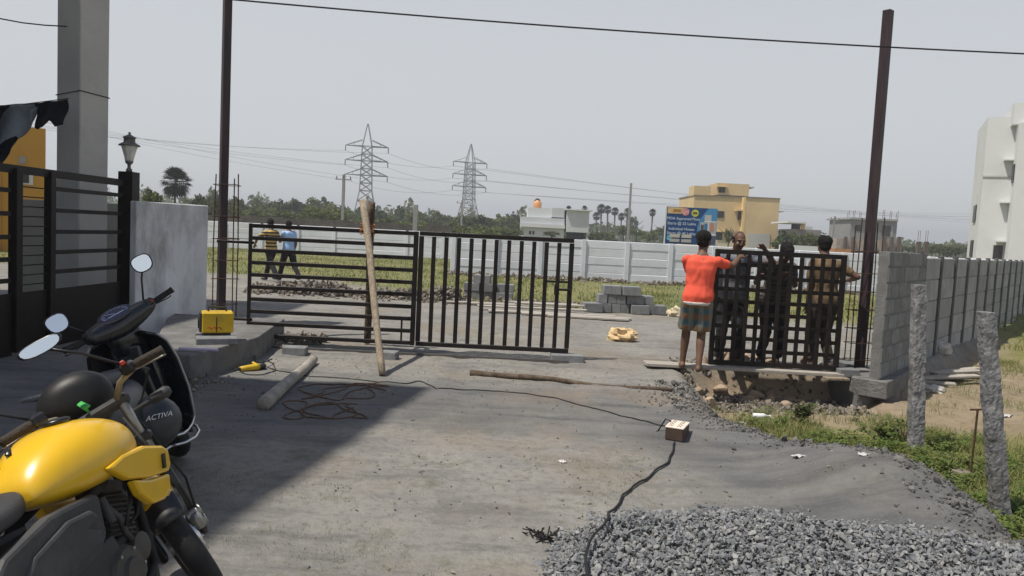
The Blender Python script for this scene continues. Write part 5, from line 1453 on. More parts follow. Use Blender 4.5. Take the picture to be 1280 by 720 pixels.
def plate(root, name, poly, x0, x1, m, bend=0.0, yref=0.0, X=None, bevel=.006, side=1):
    mb = MB(X)
    mb.prism(poly, x0, x1, lambda u, v, w: V((side * (w + bend * (u - yref)), u, v)))
    return mb.build(name, m, root, False, bevel=bevel)
def mirror(root, X, mount, head, nrm, rx, rz, stem=.006, six=True):
    n = V(nrm).normalized(); bk = V(head) - n * .03
    st = MB(X); mid = V(mount).lerp(bk, .5) + V((0, 0, .02)) - n * .02; st.tube([mount, mid, bk], stem, 7)
    n = V(nrm).normalized(); x = V((0, 0, 1)).cross(n).normalized(); z = n.cross(x)
    out = []
    for k in range(16):
        a = 2 * math.pi * k / 16; c, s = math.cos(a), math.sin(a); pw = 2 / 2.6
        out.append(x * math.copysign(abs(c) ** pw, c) * rx * (1 + .12 * s) + z * math.copysign(abs(s) ** pw, s) * rz)
    hd = MB(X); H_ = V(head)
    hd.loft([[H_ + q * .3 - n * .035 for q in out], [H_ + q * .9 - n * .022 for q in out], [H_ + q * 1.06 - n * .003 for q in out], [H_ + q * 1.03 + n * .002 for q in out]])
    arm = st.build('mirror_stem', BPLA, root, True); h2 = hd.build('mirror_shell', BPLA, root, True)
    gl = MB(X); gl.loft([[H_ + q * .93 + n * .001 for q in out], [H_ + q * .93 + n * .005 for q in out]]); gl.build('mirror_glass', MIRR, h2)

# ---- motorcycle
MCX, MCY, MCH, MCL, MCS, MSC = -1.25, 2.475, R(-1.5), R(17), R(40), .915
mc = empty('motorcycle', (MCX, MCY, .0), 0, 'motorcycle with a bright yellow tank leaning on its stand', 'motorcycle')
mc.rotation_euler = (0, -MCL, MCH); mc.scale = (MSC,) * 3
MCM = Matrix.Translation((MCX, MCY, 0)) @ Matrix.Rotation(MCH, 4, 'Z') @ Matrix.Rotation(-MCL, 4, 'Y') @ Matrix.Scale(MSC, 4)
RK = R(26); S = steer_fn((0, .30, 1.0), RK, MCS)
FA = V((0, .675, .30))
wheel(mc, FA, .30, .052, S, disc=.055)
wheel(mc, (0, -.64, .30), .30, .06, None)
fender(mc, FA, .34, .095, R(8), R(155), S, BPLA)
fender(mc, FA, .352, .085, R(96), R(135), S, YTANK, 'fender_cap')
for s in (-1, 1):
    f = MB(S); f.tube([(s * .1, .335, .985), (s * .1, .50, .64)], .019, 12); f.build('fork_tube', ALU if s > 0 else ALU, mc, True)
    f = MB(S); f.tube([(s * .1, .49, .66), (s * .1, .56, .52), (s * .1, .672, .29), (s * .1, .68, .27)], [.026, .028, .027, .022], 12); f.build('fork_slider', BPLA, mc, True)
f = MB(S); f.box((.098, .60, .36), (.05, .10, .085), Matrix.Rotation(RK, 3, 'X'), .014); f.cyl((.07, .59, .385), (.135, .59, .385), .026); f.cyl((.07, .61, .335), (.135, .61, .335), .026); f.build('brake_caliper', ALU, mc, 2)
f = MB(S); f.tube([(.12, .585, .40), (.15, .5, .55), (.13, .42, .78), (.1, .33, 1.0)], .006, 6); f.build('brake_hose', RUBBER, mc, True)
f = MB(S); f.box((0, .335, .985), (.27, .07, .035), Matrix.Rotation(-RK, 3, 'X'), .012); f.box((0, .42, .80), (.27, .08, .035), Matrix.Rotation(-RK, 3, 'X'), .012); f.build('fork_yoke', MPLA, mc)
hb_ = MB(S); hb_.tube([(-.30, .15, 1.075), (-.22, .19, 1.08), (-.13, .28, 1.05), (-.09, .31, 1.0)], .0125, 10); hb_.build('handlebar', BRONZE, mc, True)
hb_ = MB(S); hb_.tube([(.30, .15, 1.075), (.22, .19, 1.08), (.13, .28, 1.05), (.09, .31, 1.0)], .0125, 10); hb_.build('handlebar', BRONZE, mc, True)
for s in (-1, 1):
    MB(S).tube([(s * .205, .195, 1.08), (s * .215, .19, 1.08), (s * .30, .15, 1.076), (s * .315, .145, 1.075)], [.016, .019, .018, .02], 12).build('grip', GRIPM, mc, True)
    MB(S).tube([(s * .17, .25, 1.07), (s * .20, .255, 1.065), (s * .30, .20, 1.055), (s * .32, .19, 1.055)], [.009, .008, .007, .009], 8, flat=.6).build('lever', ALU, mc, True)
    MB(S).box((s * .18, .215, 1.083), (.06, .05, .05), R(-30 * s), .012).build('switch_pod', BPLA, mc)
    MB(S).tube([(s * .12, .40, .92), (s * .2, .42, .92), (s * .21, .42, .92), (s * .27, .40, .92), (s * .29, .40, .92)], [.010, .012, .024, .028, .014], 10).build('indicator', MPLA, mc, True)
MB(S).box((.17, .195, 1.11), (.02, .02, .02), None, .004).build('kill_switch', RED, mc)
MCI = MCM.inverted()
def inv(X_fn, p):   # undo the steering turn for a point given in frame coordinates
    ax = V((0, -math.sin(RK), math.cos(RK))); pv = V((0, .30, 1.0)); return Matrix.Rotation(-MCS, 3, ax) @ (p - pv) + pv
mh = inv(S, MCI @ at(50, 434, 2.62)); camL = inv(S, MCI @ V((0, 0, CAMZ)))
mirror(mc, S, (.175, .23, 1.10), mh, (camL - mh).normalized() + V((0, 0, .12)), .078, .026)
mirror(mc, S, (-.20, .23, 1.10), (-.36, .22, 1.24), (0, -1, .1), .07, .042)
# headlamp cowl and clocks
c_ = MB(S); rings = []
for t, y, z, rx, rz_ in ((0, .36, 1.01, .055, .05), (.2, .385, 1.015, .125, .085), (.45, .43, 1.01, .155, .12), (.7, .49, .975, .15, .14), (.9, .51, .965, .105, .12), (1, .53, .95, .085, .1)):
    rings.append([V((-.03 + rx * math.cos(2 * math.pi * k / 18), y, z + .075 + rz_ * math.sin(2 * math.pi * k / 18))) for k in range(18)])
c_.loft(rings); cw = c_.build('headlamp_cowl', mat('satin_black', (.012, .012, .013), .5, var=.3, dirt=(.05, .047, .042), dscale=7, damt=.4), mc, True, sub=1)
MB(S).ell((-.03, .53, 1.0), (.08, .02, .095)).build('headlamp_lens', LGLASS, cw, True)
gk = MB(S); gk.tube([(-.02, .315, 1.01), (-.025, .30, 1.045), (-.03, .285, 1.06)], [.004, .01, .012], 8, flat=.4); gk.tube([(-.03, .285, 1.06), (-.02, .24, 1.03)], [.012, .016], 6, flat=.3); gk.build('ignition_key', mat('green_plastic', (.05, .35, .08), .5), mc)
# tank, shrouds
T = [(-.285, .80, .85, .07), (-.27, .785, .885, .10), (-.20, .765, .95, .135), (-.1, .75, .998, .17), (0, .745, 1.018, .195), (.10, .745, 1.012, .20), (.19, .755, .992, .185), (.25, .78, .965, .16), (.285, .82, .935, .12)]
tank = loft_y(mc, 'fuel_tank', T, YTANK, 2.5, sub=2, skew=.13)
MB().lathe([(.05, 0), (.05, .008), (.04, .014), (0, .014)], (0, .05, 1.016), (0, .02, 1), 18).build('filler_cap', BPLA, tank, True)
for k in range(3):
    dz = MB(); dz.tube([(-.06 + .02 * k, -.22 + .05 * k, .955 + .012 * k), (-.10 + .02 * k, -.16 + .05 * k, .972 + .01 * k), (-.13 + .02 * k, -.08 + .05 * k, .978 + .008 * k)], .010, 6, flat=.35); dz.build('tank_stripe', BPLA, tank, True)
for s in (1, -1):
    plate(mc, 'tank_shroud', [(-.04, .82), (.06, .84), (.20, .835), (.32, .80), (.355, .77), (.345, .715), (.32, .69), (.18, .71), (.06, .745)], .165, .205, YTANK, .04, .0, bevel=.012, side=s)
    plate(mc, 'tank_shroud', [(.08, .735), (.18, .702), (.318, .682), (.30, .63), (.24, .60), (.16, .61), (.10, .67)], .168, .212, YTANK, .02, .0, bevel=.012, side=s)
    plate(mc, 'shroud_slot', [(.29, .77), (.298, .77), (.28, .715), (.272, .715)], .19, .222, BPLA, .03, 0, side=s, bevel=0)
    plate(mc, 'side_cover', [(-.72, .60), (-.56, .72), (-.34, .765), (-.10, .755), (-.07, .74), (-.085, .60), (-.15, .55), (-.56, .50)], .12, .165, MPLA, .0, bevel=.014, side=s)
    plate(mc, 'side_panel', [(-.56, .60), (-.46, .68), (-.28, .722), (-.16, .715), (-.13, .68), (-.19, .66), (-.13, .635), (-.16, .585), (-.46, .545)], .166, .19, MPLA, .03, 0, bevel=.012, side=s)
    plate(mc, 'frame_cover', [(-.28, .55), (-.02, .58), (.0, .52), (-.06, .36), (-.22, .34)], .10, .14, DGREY, 0, bevel=.01, side=s)
loft_y(mc, 'seat', [(-1.03, .86, .90, .07), (-.99, .83, .92, .11), (-.80, .80, .91, .13), (-.67, .78, .875, .135), (-.53, .765, .85, .14), (-.41, .77, .855, .13), (-.33, .78, .87, .10), (-.29, .80, .87, .06)], SEATM, 3, sub=2)
loft_y(mc, 'tail_unit', [(-1.12, .82, .86, .04), (-1.0, .76, .86, .09), (-.8, .70, .82, .12), (-.6, .66, .78, .13)], YTANK, 2.6)
e = MB(); e.box((0, .02, .43), (.22, .34, .2), None, .03); e.build('crankcase', ENG, mc, bevel=.01)
for s in (1, -1):
    e = MB(); e.lathe([(.10, 0), (.105, .02), (.09, .045), (.055, .05), (.05, .065), (0, .065)], (s * .11, .0, .42), (s, 0, 0), 22); e.build('clutch_cover' if s > 0 else 'magneto_cover', ENG, mc, 2)
    e = MB(); e.lathe([(.055, 0), (.055, .03), (.04, .04), (0, .04)], (s * .11, .13, .47), (s, 0, 0), 18); e.build('case_cover', ENG, mc, 2)
    for k in range(6):
        a = k * 1.047; MB().cyl((s * .155, .085 * math.cos(a), .42 + .085 * math.sin(a)), (s * .162, .085 * math.cos(a), .42 + .085 * math.sin(a)), .007, n=6).build('bolt', ALU, mc)
rotc = Matrix.Rotation(R(-16), 3, 'X')
for k in range(9):
    e = MB(); cpt = V((0, .13, .53)) + rotc @ V((0, 0, k * .019)); e.box(cpt, (.17 if k < 7 else .14, .16 if k < 7 else .13, .008), rotc, .003); e.build('cooling_fin', ENG, mc)
e = MB(); e.box(V((0, .13, .53)) + rotc @ V((0, 0, .075)), (.12, .12, .16), rotc, .01); e.build('cylinder', DGREY, mc)
e = MB(); e.box(V((0, .13, .53)) + rotc @ V((0, 0, .185)), (.13, .13, .06), rotc, .015); e.build('cylinder_head', ENG, mc)
e = MB(); e.tube([(.03, .22, .66), (.04, .31, .60), (.05, .32, .45), (.08, .24, .28), (.12, .05, .24), (.15, -.3, .27), (.16, -.55, .33)], [.02, .02, .02, .02, .022, .024, .03], 12); e.build('exhaust_pipe', ENG, mc, True)
e = MB(); e.tube([(.165, -.5, .33), (.17, -.6, .36), (.175, -.95, .47), (.175, -1.0, .48)], [.03, .055, .06, .045], 16); e.build('silencer', DGREY, mc, True)
e = MB()
for s in (1, -1):
    e.tube([(s * .04, .27, .90), (s * .06, .30, .66), (s * .09, .26, .36), (s * .09, .1, .27), (s * .1, -.2, .30), (s * .11, -.35, .5), (s * .11, -.4, .75), (s * .1, -.9, .78)], .016, 8)
    e.tube([(s * .05, .25, .88), (s * .11, .05, .76), (s * .12, -.35, .66)], .018, 8)
e.build('frame', RUBBER, mc, True)
e = MB(); e.bar((0.12, -.3, .36), (.12, -.64, .30), .03, .05); e.bar((-.12, -.3, .36), (-.12, -.64, .30), .03, .05); e.build('swing_arm', RUBBER, mc)
e = MB(); e.tube([(-.12, -.12, .3), (-.22, -.02, .12), (-.26, .03, .005 - 0.054)], .010, 7); e.build('side_stand', RUBBER, mc, True)
for k, pts in enumerate(([(.13, -.02, .70), (.14, .04, .62), (.12, .08, .55), (.13, .10, .50)], [(.10, .2, .80), (.14, .22, .70), (.12, .18, .58), (.10, .1, .55)], [(.08, .28, .86), (.15, .12, .66), (.15, .05, .58)], [(.1, .3, .95), (.17, .31, .8), (.1, .24, .65)])):
    MB().tube(pts, .007 if k else .012, 7).build('hose', MPLA if k == 0 else RUBBER, mc, True)
MB().cyl((.13, -.02, .72), (.135, -.0, .62), .016).build('breather', MPLA, mc)
MB().box((.18, -.1, .33), (.12, .03, .025), None, .006).build('foot_peg', RUBBER, mc); MB().tube([(.14, -.05, .32), (.2, .1, .3), (.22, .12, .3)], .008, 7).build('brake_pedal', ALU, mc, True)
mb = MB(S); mb.tube([(.22, .25, 1.06), (.26, .36, 1.04), (.18, .42, .95), (.05, .40, .88)], .005, 6); mb.build('control_cable', RUBBER, mc, True); mb = MB(S); mb.tube([(-.22, .25, 1.06), (-.2, .36, 1.05), (-.1, .4, .95)], .005, 6); mb.build('control_cable', RUBBER, mc, True)

# ---- scooter
SCX, SCY, SCH, SCL, SCS = -2.03, 4.32, R(14), R(15), R(38)
st_ = empty('scooter', (SCX, SCY, 0), 0, 'black scooter leaning on its stand behind the yellow tanked motorcycle', 'scooter')
st_.rotation_euler = (0, -SCL, SCH)
SCM = Matrix.Translation((SCX, SCY, 0)) @ Matrix.Rotation(SCH, 4, 'Z') @ Matrix.Rotation(-SCL, 4, 'Y')
SR = R(26); Q = steer_fn((0, .28, .95), SR, SCS)
wheel(st_, (0, .64, .235), .235, .05, Q, 6, rim=DGREY); wheel(st_, (0, -.60, .215), .215, .05, None, 6, rim=DGREY)
fender(st_, (0, .64, .235), .285, .09, R(5), R(165), Q, NAVY)
f = MB(Q); 
for s in (-1, 1): f.tube([(s * .07, .60, .24), (s * .07, .52, .42), (s * .03, .46, .55)], .014, 8)
f.build('fork', DGREY, st_, True)
def shield(u, v):   # inner face of the leg shield
    z = .20 + .71 * v; t = (u - .5) * 2
    hw = np.interp(z, [.20, .32, .5, .7, .82, .88, .91], [.20, .245, .262, .255, .23, .185, .11])
    y = np.interp(z, [.20, .5, .91], [.53, .47, .36]) - .10 * abs(t) ** 2.2
    return V((t * hw, y, z))
sh_ = MB(); sh_.grid(shield, 20, 18); lsh = sh_.build('leg_shield', NAVY, st_, True, solid=.016)
TRIM = mat('shield_trim', (.36, .36, .37), .35, metal=.5, var=.1)
for u in (0.0, 1.0):
    MB().tube([shield(u, k / 24) + V((.004 * (1 if u else -1), -.004, 0)) for k in range(0, 24)], .0075, 8).build('edge_trim', TRIM, lsh, True)
loft_y(st_, 'front_apron', [(.36, .42, .86, .12), (.42, .36, .88, .15), (.50, .36, .84, .13), (.55, .42, .72, .07)], NAVY, 2.6)
f = MB(); f.loft([[V((x, y, z)) for x, y in ((-.13, .36), (.13, .36), (.10, .26), (-.10, .26))] for z in (.30, .5)] + [[V((x, y, z)) for x, y in ((-.11, .34), (.11, .34), (.08, .24), (-.08, .24))] for z in (.7, .84)]); f.build('glove_box', NAVY, st_, bevel=.012)
f = MB(Q); rings = []
for x, r_, ry in ((-.235, .022, .022), (-.2, .045, .045), (-.15, .065, .06), (-.07, .085, .075), (0, .092, .082), (.07, .085, .075), (.15, .065, .06), (.2, .045, .045), (.235, .022, .022)):
    rings.append([V((x, .27 + .9 * r_ * math.cos(2 * math.pi * k / 16) - .25 * abs(x), .975 + ry * math.sin(2 * math.pi * k / 16) + .1 * abs(x))) for k in range(16)])
f.loft(rings); nac = f.build('handlebar_cover', NAVY, st_, True, sub=1)
f = MB(Q); f.loft([[V((.11 * math.cos(2 * math.pi * k / 20), .30 + .06 * math.sin(2 * math.pi * k / 20), z)) for k in range(20)] for z in (.80, .9, .96)]); f.build('steering_shroud', NAVY, st_, True)
f = MB(Q); f.ell((0, .365, .965), (.085, .03, .06)); f.build('headlamp', LGLASS, st_, True)
def dial(a, r, up=0.0):
    n = V((0, -.62, .78)); x = V((1, 0, 0)); yv = n.cross(x)
    return V((0, .225, 1.045)) + x * (r * 1.75 * math.cos(a)) + yv * (r * math.sin(a)) + n * up
DIAL = mat('dial_blue', (.03, .035, .07), .25, var=.3); DTX = mat('dial_mark', (.45, .5, .75), .4)
f = MB(Q); f.loft([[dial(2 * math.pi * k / 24, .058, -.03) for k in range(24)], [dial(2 * math.pi * k / 24, .062, .004) for k in range(24)], [dial(2 * math.pi * k / 24, .055, .006) for k in range(24)]]); dl = f.build('speedometer', NAVY, st_, 2)
f = MB(Q); f.loft([[dial(2 * math.pi * k / 24, .052, .0062) for k in range(24)], [dial(2 * math.pi * k / 24, .052, .008) for k in range(24)]]); f.build('dial_face', DIAL, dl)
f = MB(Q)
for k in range(21):
    a = R(-20) + R(220) * k / 20; f.bar(dial(a, .046, .0092), dial(a, .040 if k % 2 else .034, .0092), .0022, .001, up=(0, -.62, .78))
f.bar(dial(0, 0, .0098), dial(R(140), .032, .0098), .003, .001, up=(0, -.62, .78)); f.bar(dial(R(200), .03, .0094), dial(R(340), .03, .0094), .007, .001, up=(0, -.62, .78)); f.build('dial_marks', DTX, dl)
for s in (-1, 1):
    MB(Q).tube([(s * .22, .215, 1.0), (s * .235, .21, 1.0), (s * .335, .18, 1.01), (s * .352, .175, 1.012)], [.015, .018, .018, .02], 12).build('grip', RUBBER, st_, True)
    MB(Q).tube([(s * .19, .27, .985), (s * .23, .275, .98), (s * .33, .24, .975), (s * .345, .23, .98)], [.008, .007, .006, .008], 8, flat=.6).build('lever', BPLA, st_, True)
    MB(Q).box((s * .20, .20, 1.012), (.055, .05, .05), R(-18 * s), .012).build('switch_pod', BPLA, st_)
    hd = V((.29, .20, 1.235)) if s > 0 else V((-.30, .18, 1.16)); mirror(st_, Q, (s * .185, .235, 1.03), hd, (-.25 * s - .25, -1, .12), .058, .052)
MB(Q).box((.205, .172, 1.015), (.014, .012, .014), None, .003).build('starter_button', RED, st_)
MB().box((0, .14, .275), (.34, .46, .035), None, .015).build('floorboard', DGREY, st_)
B_ = [(-.90, .58, .66, .07), (-.86, .52, .70, .12), (-.75, .44, .73, .17), (-.58, .38, .735, .205), (-.40, .36, .735, .21), (-.25, .34, .73, .19), (-.14, .32, .72, .15), (-.09, .30, .70, .12)]
GP = mat('side_panel_grey', (.030, .033, .038), .42, var=.15, coat=.1)
body = loft_y(st_, 'rear_body', B_, GP, 3.0, sub=2)
SI = SCM.inverted()
pc_ = at(192, 528, 3.93)
Bp = SI @ pc_
pn = MB(); pn.ell(Bp, (.135, .15, .14), Matrix.Rotation(R(-20), 3, 'Z'), 20, 12); side = pn.build('side_cover', GP, st_, True)
nv = (V((0, 0, CAMZ + .1)) - pc_).normalized(); xv = (cr * math.cos(R(14)) + cu * math.sin(R(14))); xv = (xv - nv * xv.dot(nv)).normalized(); yv_ = nv.cross(xv)
def on_panel(name, o, dx, dy, dn):
    p = pc_ + xv * dx + yv_ * dy + nv * dn
    o.matrix_basis = SI @ Matrix(((xv.x, yv_.x, nv.x, p.x), (xv.y, yv_.y, nv.y, p.y), (xv.z, yv_.z, nv.z, p.z), (0, 0, 0, 1)))
o = text('ACTIVA', .036, (0, 0, 0), side, mat('badge_white', (.75, .75, .76), .35, var=.02), (0, 0, 0), 'lettering', .004, .35, 'LEFT'); on_panel('t', o, -.035, .01, .146)
fl = MB(); fl.tube([(0, 0, 0), (.012, .008, .004), (.028, -.004, .002)], [.003, .011, .004], 6, flat=.5); o = fl.build('badge', mat('badge_red', (.5, .03, .04), .4), side); on_panel('b', o, -.098, .035, .118)
loft_y(st_, 'seat', [(-.88, .76, .80, .08), (-.83, .735, .83, .13), (-.62, .735, .835, .15), (-.45, .735, .80, .15), (-.25, .735, .785, .13), (-.12, .735, .775, .10), (-.08, .74, .76, .07)], SEATM, 3, sub=2)
MB().tube([(-.14, -.72, .78), (-.15, -.92, .82), (0, -.98, .83), (.15, -.92, .82), (.14, -.72, .78)], .011, 8).build('grab_rail', CHROME, st_, True)
MB().ell((0, -.90, .62), (.08, .03, .05)).build('tail_lamp', RED, st_, True)
MB().box((0, -.86, .38), (.16, .02, .22), None, .006).build('rear_mudflap', RUBBER, st_)
MB().tube([(.13, -.25, .26), (.16, -.45, .27), (.17, -.82, .34), (.17, -.86, .35)], [.03, .05, .055, .035], 14).build('silencer', DGREY, st_, True)
MB().box((.0, -.45, .27), (.22, .36, .16), None, .03).build('engine_case', ENG, st_)
MB().tube([(-.10, -.15, .25), (-.2, -.1, .1), (-.24, -.08, -.055)], .009, 7).build('side_stand', RUBBER, st_, True)
for dz, o in ((0, 0), (.055, .03)):
    MB().tube([(.16, .0, .24 + dz), (.235, .05, .23 + dz), (.27 - o, .16, .22 + dz), (.27 - o, .30, .22 + dz), (.245, .38, .24 + dz), (.19, .42, .27 + dz)], .0085, 8).build('guard_rail', CHROME, st_, True)
MB().tube([(.12, -.12, .245), (.17, -.02, .245), (.16, .0, .24)], .0085, 8).build('guard_rail', CHROME, st_, True)
# ------------------------------------------------------------------ people
SKIN = mat('brown_skin', (.14, .078, .052), .55, scale=8, var=.15, spec=.35)
HAIR = mat('black_hair', (.006, .005, .005), .9, var=.3, bump=.8, bscale=60)
def limb(mb, pts, rad, n=12): mb.tube(pts, rad, n); [mb.ell(p, (r * .99,) * 3, None, 10, 7) for p, r in zip(pts, rad)]
def ik(s, w, l1, l2, pole):
    s = V(s); w = V(w); d = w - s; L_ = min(d.length, (l1 + l2) * .995); d.normalize()
    a = (l1 * l1 - l2 * l2 + L_ * L_) / (2 * L_); hgt = math.sqrt(max(l1 * l1 - a * a, 0))
    p = V(pole); p = p - d * p.dot(d); p.normalize()
    return s + d * a + p * hgt, s + d * L_
def fin(mb, name, m, parent, vox, wr=0.0, seed=0, smooth=3, cond=None):
    me = mb.mesh(name); tmp = bpy.data.objects.new('tmp', me); COL.objects.link(tmp)
    md = tmp.modifiers.new('r', 'REMESH'); md.mode = 'VOXEL'; md.voxel_size = vox
    md = tmp.modifiers.new('s', 'SMOOTH'); md.factor = .5; md.iterations = smooth
    dg = bpy.context.evaluated_depsgraph_get(); me2 = bpy.data.meshes.new_from_object(tmp.evaluated_get(dg))
    bpy.data.objects.remove(tmp); bpy.data.meshes.remove(me)
    if wr:
        nrm = [v.normal.copy() for v in me2.vertices]
        for v, nn in zip(me2.vertices, nrm):
            c = v.co; k = noise.noise(V((c.x * 9 + seed, c.y * 9, c.z * 4.5 + c.x * 5))) + .6 * noise.noise(V((c.x * 20, c.y * 20 + seed, c.z * 12)))
            v.co = c + nn * (wr * k)
    me2.materials.clear()
    for q in (m if isinstance(m, (list, tuple)) else [m]): me2.materials.append(q)
    me2.polygons.foreach_set('use_smooth', [True] * len(me2.polygons))
    if cond:
        me2.polygons.foreach_set('material_index', [cond(p.center) for p in me2.polygons])
    me2.update()
    return put(name, me2, parent)
def hand(mb, w, d, palm_n, sc_=1.0, curl=.5):
    d = V(d).normalized(); n = V(palm_n); n = (n - d * n.dot(d)).normalized(); s = d.cross(n)
    rot = Matrix((s, d, n)).transposed()
    mb.ell(V(w) + d * .045 * sc_, (.038 * sc_, .052 * sc_, .017 * sc_), rot, 12, 8)
    for k, (o, L_) in enumerate(((-.027, .062), (-.009, .074), (.009, .07), (.026, .056))):
        b = V(w) + d * .085 * sc_ + s * o * sc_; e = b + d * L_ * .45 * sc_ + n * L_ * .15 * curl * sc_; t = e + d * L_ * .35 * (1 - curl) * sc_ + n * L_ * .55 * curl * sc_
        mb.tube([b - d * .02, b, e, t], [.0095 * sc_, .0095 * sc_, .009 * sc_, .0075 * sc_], 8)
    b = V(w) + d * .03 * sc_ - s * .03 * sc_; mb.tube([b, b + d * .03 * sc_ - s * .025 * sc_ + n * .01, b + d * .055 * sc_ - s * .03 * sc_ + n * .02], [.013 * sc_, .011 * sc_, .009 * sc_], 8)
DEF = dict(h=1.68, lean=(0, 0), twist=0, head=(0, 0, 0), wl=None, wr=None, pl=(-.3, -1, -.3), pr=(.3, -1, -.3), fl=(-.11, .02), fr=(.11, -.02), kl=(0, 1, 0), kr=(0, 1, 0), liftl=0, liftr=0, crouch=0, build=1.0)
def person(loc, rz, label, P, shirt, trousers, hair='curly', sleeve=.6, trouser_len=1.0, shoes=None, under=None, vox=.008, group=None, toe=(0, 0)):
    p = dict(DEF); p.update(P); root = empty('person', loc, rz, label, 'person', group)
    s = p['h'] / 1.70; B = p['build']
    IM = (Matrix.Translation(loc) @ Matrix.Rotation(rz, 4, 'Z')).inverted()
    def loc_(q): return IM @ V(q)
    pel = V((0, 0, (.83 - p['crouch']) * s)); nk = V((p['lean'][0], p['lean'][1], (1.445 - p['crouch'] - .5 * (p['lean'][1] ** 2 + p['lean'][0] ** 2)) * s))
    tw = Matrix.Rotation(p['twist'], 3, 'Z'); sx = tw @ V((1, 0, 0))
    prof = [(-.06, .10, .085), (.04, .15, .108), (.16, .162 * B, .115 * B), (.38, .14 * B, .10 * B), (.55, .148 * B, .108 * B), (.72, .165 * B, .115 * B), (.86, .172 * B, .105 * B), (.93, .135, .085), (.98, .075, .066), (1.02, .057, .06)]
    def torso(mb, ex, t0, t1, flare=0.0):
        rings = []
        ts = [q[0] for q in prof]
        lev = sorted(set([t0, t1] + [t for t in ts if t0 < t < t1]))
        for t in lev:
            hw, hd = np.interp(t, ts, [q[1] for q in prof]), np.interp(t, ts, [q[2] for q in prof])
            c = pel.lerp(nk, t); f = min(max(t, 0), 1); x = V((1, 0, 0)).lerp(sx, f).normalized(); y = V((-x.y, x.x, 0))
            g_ = ex + flare * max(0, .4 - t)
            rings.append([c + x * ((hw + g_) * s * math.copysign(abs(math.cos(a)) ** .85, math.cos(a))) + y * ((hd + g_) * s * math.copysign(abs(math.sin(a)) ** .85, math.sin(a))) for a in [2 * math.pi * k / 22 for k in range(22)]])
        mb.loft(rings)
    arms = []
    for sg, wk, pk in ((-1, 'wl', 'pl'), (1, 'wr', 'pr')):
        S_ = pel.lerp(nk, .862) + sx * (sg * .168 * s * (B * .5 + .5)); wt_ = p[wk]
        w = (S_ + V((sg * .06, .04, -.53 * s))) if wt_ is None else loc_(wt_)
        e, w = ik(S_, w, .285 * s, .255 * s, p[pk]); arms.append((S_, e, w))
    legs = []
    for sg, fk, kk, lk in ((-1, 'fl', 'kl', 'liftl'), (1, 'fr', 'kr', 'liftr')):
        Hh = pel + V((sg * .085 * s, 0, .03 * s)); a = V((p[fk][0], p[fk][1], .075 * s + p[lk]))
        k, a = ik(Hh, a, .41 * s, .405 * s, p[kk]); legs.append((Hh, k, a))
    hd = nk + V((0, .03, .035 * s)); hx, hy, hz = p['head']
    Rh = tw @ Matrix.Rotation(hz, 3, 'Z') @ Matrix.Rotation(hy, 3, 'Y') @ Matrix.Rotation(hx, 3, 'X')
    hc = hd + Rh @ V((0, .015, .118 * s))
    s_body = s
    b = MB()
    torso(b, 0, -.06, 1.02)
    limb(b, [nk - V((0, 0, .04)), hd, hd.lerp(hc, .5)], [.062 * s, .056 * s, .055 * s])
    def E(c, r, rt=None): b.ell(hc + Rh @ (V(c) * s), [q * s for q in r], Rh if rt is None else Rh @ rt, 18, 12)
    E((0, -.008, .02), (.074, .094, .095)); E((0, .022, -.045), (.058, .070, .068)); E((0, .05, -.085), (.034, .034, .028))
    E((0, .095, -.018), (.013, .02, .03), Matrix.Rotation(R(-14), 3, 'X')); E((0, .102, -.036), (.018, .014, .011)); E((0, .083, -.068), (.027, .012, .012)); E((0, .08, .022), (.052, .015, .012))
    for sg in (-1, 1): E((sg * .076, -.006, -.012), (.010, .022, .032), Matrix.Rotation(sg * R(-18), 3, 'Z')); E((sg * .04, .07, -.03), (.022, .02, .02))
    for S_, e, w in arms:
        limb(b, [S_, S_.lerp(e, .5), e, e.lerp(w, .35), w], [.056 * s, .047 * s, .040 * s, .041 * s, .027 * s]); d = (w - e)
        hand(b, w, d, V((0, .3, -1)), s)
    for (Hh, k, a), tt in zip(legs, toe):
        limb(b, [Hh, Hh.lerp(k, .5), k, k.lerp(a, .3), k.lerp(a, .7), a], [.085 * s, .072 * s, .055 * s, .056 * s, .042 * s, .036 * s])
        fd = Matrix.Rotation(tt, 3, 'Z'); rt = fd
        b.ell(a + fd @ V((0, .06 * s, -.040 * s)), (.046 * s, .125 * s, .034 * s), rt, 14, 8); b.ell(a + fd @ V((0, -.02 * s, -.03 * s)), (.036 * s, .05 * s, .042 * s), rt, 12, 8)
        for q in range(5): b.ell(a + fd @ V(((q - 2) * .018 * s, (.185 - .012 * abs(q - 1.5)) * s, -.058 * s)), (.009 * s, .02 * s, .011 * s), rt, 8, 6)
    iRh = Rh.inverted()
    def face(c):
        q = iRh @ (V(c) - hc) / s
        if q.y > .05 and abs(q.z + .006) < .009 and .02 < abs(q.x) < .048: return 2 if abs(abs(q.x) - .033) > .009 else 1
        if q.y > .07 and abs(q.z - .018) < .005 and .014 < abs(q.x) < .052: return 1
        if q.y > .07 and abs(q.z + .068) < .008 and abs(q.x) < .026: return 3
        if hair == 'bald' and q.y > .07 and abs(q.z + .052) < .007 and abs(q.x) < .03: return 1
        return 0
    body = fin(b, 'body', [SKIN, HAIR, mat('eye_white', (.25, .22, .2), .4), mat('lip', (.16, .06, .05), .5)], root, vox, cond=face)
    hr = MB()
    def EH(c, r): hr.ell(hc + Rh @ (V(c) * s), [q * s for q in r], Rh, 18, 12)
